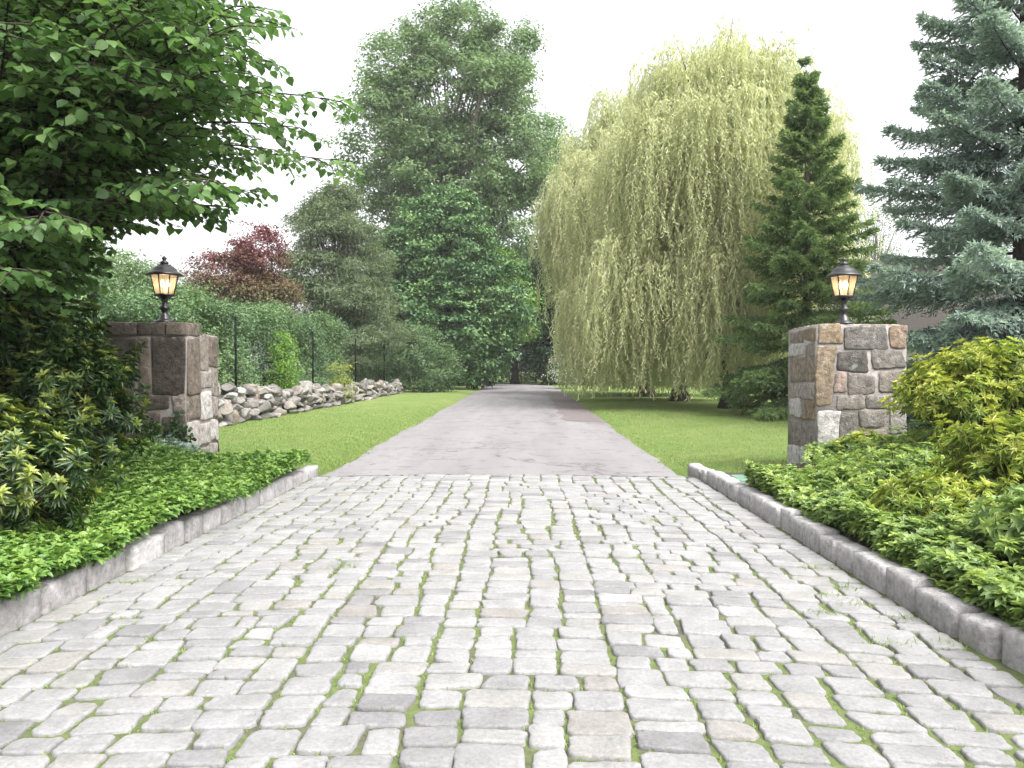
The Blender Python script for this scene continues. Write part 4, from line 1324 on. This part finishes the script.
# the mass of the crown
for k in range(210):
    px = rng.uniform(-220, 235); py = rng.uniform(-160, 290 - max(px, 0) * .42); D_ = rng.uniform(5.2, 9.2)
    if px > 85 and py > 205: continue
    e = PX(px, py, D_)
    f = float(np.clip((e[2] - base[2]) / H * .62 + rng.normal(0, .06), .18, .96))
    leafy_branch(trunk_at(f), e, n_twig=13, tw=.6, rad0=.022, tint0=rng.uniform(.3, .6))
for k in range(30):
    px = rng.uniform(120, 268); py = rng.uniform(-60, 95) ; D_ = rng.uniform(5.8, 8.2)
    e = PX(px, py, D_)
    leafy_branch(trunk_at(float(np.clip((e[2] - base[2]) / H * .66, .3, .96))), e, n_twig=13, tw=.5, rad0=.02, tint0=.5)
for k in range(70):                                      # the side of the crown that lies away from the camera
    az = rng.uniform(0, 2 * math.pi); r_ = rng.uniform(1.2, 3.0); z_ = rng.uniform(2.2, 7.4)
    e = np.array([-5.8 + r_ * math.cos(az) * .9, 8.2 + r_ * math.sin(az), z_])
    if e[0] > -3.2: continue
    f = float(np.clip((z_ - base[2]) / H * .65, .15, .96))
    leafy_branch(trunk_at(f), e, n_twig=10, tw=.6, rad0=.02, tint0=.4)
o = tb.build("trunk", M["bark_dark"], root, smooth=True); o.location = -base
o = fb.build("crown", M["linden"], root); o.location = -base

# ------------------------------------------------------------------ shrubs and groundcover in the left bed
gs = "dark evergreen shrubs in the left bed"
rosette_shrub("evergreen_shrub", (-4.35, 7.0, .25), [(0, 0, .85, .85, .9, .75), (-.2, .1, 1.35, .75, .8, .55), (.45, -.1, .8, .5, .7, .6)], 900, "pieris_dark", "tall dark evergreen shrub with yellowish tips in front of the dark pillar", gs, tvar=.2, tbase=.3, tip=.42)
rosette_shrub("evergreen_shrub", (-5.0, 5.9, .25), [(0, 0, .8, .9, .9, .8), (.2, 0, 1.35, .8, .8, .5)], 800, "pieris_dark", "dark evergreen shrub at the picture edge beneath the leafy tree", gs, tvar=.18, tbase=.25, tip=.35)
rosette_shrub("evergreen_shrub", (-3.62, 5.35, .2), [(0, 0, .42, .62, .75, .42), (-.3, .2, .62, .5, .5, .4)], 420, "pieris_dark", "low spreading evergreen shrub nearest the kerb corner", gs, tvar=.18, tbase=.35, tip=.4)
rosette_shrub("juniper_shrub", (-4.25, 9.45, .15), [(0, 0, .18, .4, .35, .2)], 160, "blue", "low grey blue shrub at the foot of the dark pillar", None, nleaf=12, L=.06, W=.012)
# climbing ivy on the dark pillar
root = thing("ivy", (-4.55, 9.95, .1), "dark ivy climbing the lower part of the brown pillar", "ivy")
ib, tb = Buf(), Buf()
for k in range(10):
    x0_ = -4.75 + rng.uniform(0, .5); z1 = rng.uniform(.5, 1.0)
    zz = np.linspace(.05, z1, 12); xs_ = x0_ + np.cumsum(rng.normal(0, .025, 12))
    p = np.column_stack([xs_, np.full(12, 9.945), zz]); tube(tb, p, .004, 4, cap=False)
    n = 60
    B = p[rng.integers(0, 12, n)] + rng.normal(0, .04, (n, 3)) * [1, .25, 1]
    leaves(ib, B, nrm(rng.normal(0, .6, (n, 3)) + [0, -.3, -.4]), nrm(rng.normal(0, .35, (n, 3)) + [0, -1, .3]), rng.uniform(.04, .065, n), .05, rng.random(n) * .6, OVAL)
o = tb.build("stem", M["stem"], root); o.location = -root.location
o = ib.build("foliage", M["dark"], root); o.location = -root.location


def groundcover(name, xy, zf_, leafm, label, L=.06, W=.032, nleaf=7, h=(.06, .16), tiers=2, tb_=.45, tvar=.16, tip=.15):
    """low plants: each a short stalk ending in a whorl of leaves"""
    m = len(xy)
    b = Buf()
    hg = rng.uniform(h[0], h[1], m)
    C = np.column_stack([xy, zf_(xy[:, 0], xy[:, 1]) + hg])
    ax = nrm(UP + rng.normal(0, .28, C.shape))
    tc = np.clip(tb_ + rng.normal(0, tvar, m), 0, 1)
    for trr in range(tiers):
        e1 = nrm(np.cross(ax, rnd_dirs(m))); e2 = np.cross(ax, e1)
        th = rng.uniform(0, 6.28, (m, 1)) + np.linspace(0, 2 * math.pi, nleaf, endpoint=False)[None] + rng.normal(0, .25, (m, nleaf))
        rad = e1[:, None] * np.cos(th)[..., None] + e2[:, None] * np.sin(th)[..., None]
        D = nrm(rad + ax[:, None] * ((.35, -.05)[trr] + rng.normal(0, .22, (m, nleaf)))[..., None]).reshape(-1, 3)
        n = len(D)
        leaves(b, np.repeat(C - ax * (trr * .025), nleaf, 0), D, nrm(np.repeat(ax, nleaf, 0) + rng.normal(0, .25, D.shape)), L * rng.uniform(.7, 1.25, n) * (.85 if trr == 0 else 1.1), W * rng.uniform(.8, 1.2, n),
               np.clip(np.repeat(tc, nleaf) + rng.normal(0, .1, n) + (tip if trr == 0 else -.1), 0, 1), OVAL)
    return tag(b.build(name, M[leafm]), label, "groundcover", kind='stuff')


n = 9500
xy = np.column_stack([-2.76 - np.abs(rng.random(n)) ** 1.2 * 3.2, rng.uniform(2.6, 10.55, n)])
xy = xy[~((xy[:, 1] > 9.85) & (xy[:, 0] < -4.2))]
xy = xy[~((xy[:, 1] > 10.1) & (xy[:, 0] > -3.0))]
n2 = 5000
x2 = np.column_stack([-2.8 - 1.6 * rng.random(n2), rng.uniform(3.0, 8.0, n2)])
xy = np.concatenate([xy, x2])
xo = np.column_stack([-2.74 + .16 * rng.random(900) ** 1.5, rng.uniform(2.6, 9.6, 900)])
xy = np.concatenate([xy, xo])
groundcover("groundcover", xy, lambda x, y: .06 * (x > -2.84) + bed_left(x, y) + .05 * np.sin(x * 4 + y * 2), "pachy", "fresh green low groundcover spilling over the left kerb", L=.05, W=.026, tb_=.5)

# ------------------------------------------------------------------ right bed
gr = "yellow green evergreen shrubs in the right bed"
rosette_shrub("golden_shrub", (4.72, 8.3, .3), [(0, 0, .98, .75, .6, .26), (-.35, -.1, .80, .55, .5, .22), (.7, 0, .95, .7, .6, .3), (.15, 0, 1.16, .55, .5, .22)], 640, "pieris_gold", "largest golden green shrub against the pale pillar", gr, L=.09, W=.019, nleaf=11, tbase=.42, tip=.35, tvar=.16, nstem=34)
rosette_shrub("golden_shrub", (5.75, 7.9, .3), [(0, 0, 1.05, .7, .6, .3), (.5, 0, .9, .7, .6, .32)], 420, "pieris_gold", "golden green shrub at the picture edge right of the largest one", gr, L=.09, W=.019, nleaf=11, tbase=.4, tip=.35, tvar=.16)
rosette_shrub("golden_shrub", (3.62, 6.0, .2), [(0, 0, .62, .5, .45, .2), (.35, .1, .5, .4, .4, .25), (-.22, 0, .42, .3, .3, .16)], 170, "pieris_gold", "open leggy golden shrub with bare dark stems showing", gr, L=.085, W=.017, nleaf=11, tbase=.3, tip=.4, nstem=24)
rosette_shrub("golden_shrub", (2.95, 5.75, .15), [(0, 0, .26, .42, .4, .2), (.2, .2, .3, .3, .3, .18)], 190, "pieris_gold", "low bright green shrub close to the right kerb", gr, L=.075, W=.015, nleaf=11, tbase=.25, tip=.38)
rosette_shrub("golden_shrub", (3.85, 9.2, .15), [(0, 0, .32, .33, .25, .18), (.2, -.1, .25, .4, .3, .2)], 130, "pieris_gold", "small pale yellow shrub at the foot of the pale pillar", gr, L=.07, W=.022, tbase=.35, tip=.4)
n = 9500
xy = np.column_stack([2.30 + rng.random(n) ** 1.05 * 4.6, rng.uniform(2.6, 9.75, n)])
xy = xy[~((xy[:, 1] > 8.4) & (xy[:, 0] < 3.3))]
n2 = 2200
xy = np.concatenate([xy, np.column_stack([2.30 + .3 * rng.random(n2), rng.uniform(2.6, 8.4, n2)])])
groundcover("groundcover", xy, lambda x, y: .06 * (x < 2.36) + bed_right(x, y) + .06 * np.sin(x * 3 + y * 2.4) + .14 * np.clip(x - 3.2, 0, 1), "herb", "mixed leafy groundcover behind the right kerb", L=.06, W=.028, h=(.0, .17), tb_=.5, tvar=.25)

# ------------------------------------------------------------------ thin haze volume, added to lift the darks of the far trees
hm, hn, hout = new_mat("added_haze")
hv = hn.nodes.new("ShaderNodeVolumePrincipled")
hv.inputs["Density"].default_value = .0005
hv.inputs["Color"].default_value = (.97, .98, 1, 1)
hn.links.new(hv.outputs[0], hout.inputs["Volume"])
b = Buf(); box(b, (-620, -120, -1.2), (620, 620, 42))
tag(b.build("haze", hm), "thin pale haze added to soften the far trees", "haze", kind='stuff')

n = 900
xy = np.column_stack([2.5 + rng.random(n) ** 1.1 * 2.6, rng.uniform(3.0, 9.2, n)])
kz = np.array([mnoise.noise((p[0] * 1.3, p[1] * 1.1, 5.0)) for p in xy])
xy = xy[(kz > -.05) & ~((xy[:, 1] > 8.4) & (xy[:, 0] < 3.4))]
groundcover("groundcover", xy, lambda x, y: bed_right(x, y) + .08 + .14 * np.clip(x - 3.2, 0, 1), "herb", "loose pale yellow green herbs standing above the leafy groundcover", L=.06, W=.014, nleaf=9, h=(.04, .24), tb_=.7, tvar=.2)
rosette_shrub("leafy_shrub", (3.05, 4.75, .15), [(0, 0, .30, .38, .34, .2), (.25, .15, .38, .3, .3, .18)], 150, "herb", "loose mid green shrub rising from the groundcover nearest the camera", None, L=.085, W=.03, nleaf=7, tiers=2, tbase=.3, tip=.3, nstem=16)
rosette_shrub("leafy_shrub", (3.15, 7.3, .15), [(0, 0, .28, .4, .36, .18), (.3, -.1, .34, .3, .3, .18)], 130, "herb", "loose pale green shrub between the kerb and the largest golden shrub", None, L=.075, W=.026, nleaf=7, tiers=2, tbase=.45, tip=.3, nstem=14)
rosette_shrub("leafy_shrub", (4.3, 6.3, .3), [(0, 0, .30, .5, .4, .2), (.4, .2, .36, .4, .3, .2)], 170, "pieris_dark", "dark green low shrub in shade behind the leggy golden shrub", None, L=.08, W=.024, tbase=.35, tip=.25, nstem=14)
broadleaf("leafy_tree", (-13.6, 27, 0), 4.4, .12, [(0, 0, 3.6, 1.9, 1.7, 1.7), (-1.6, .4, 4.2, 1.8, 1.6, 1.8), (1.0, 0, 3.0, 1.2, 1.2, 1.1)], 620, 28, .2, .12, .075, "tall",
          "fresh green small tree rising over the hedge behind the dark pillar's lantern", shell=.45, nlimb=40)
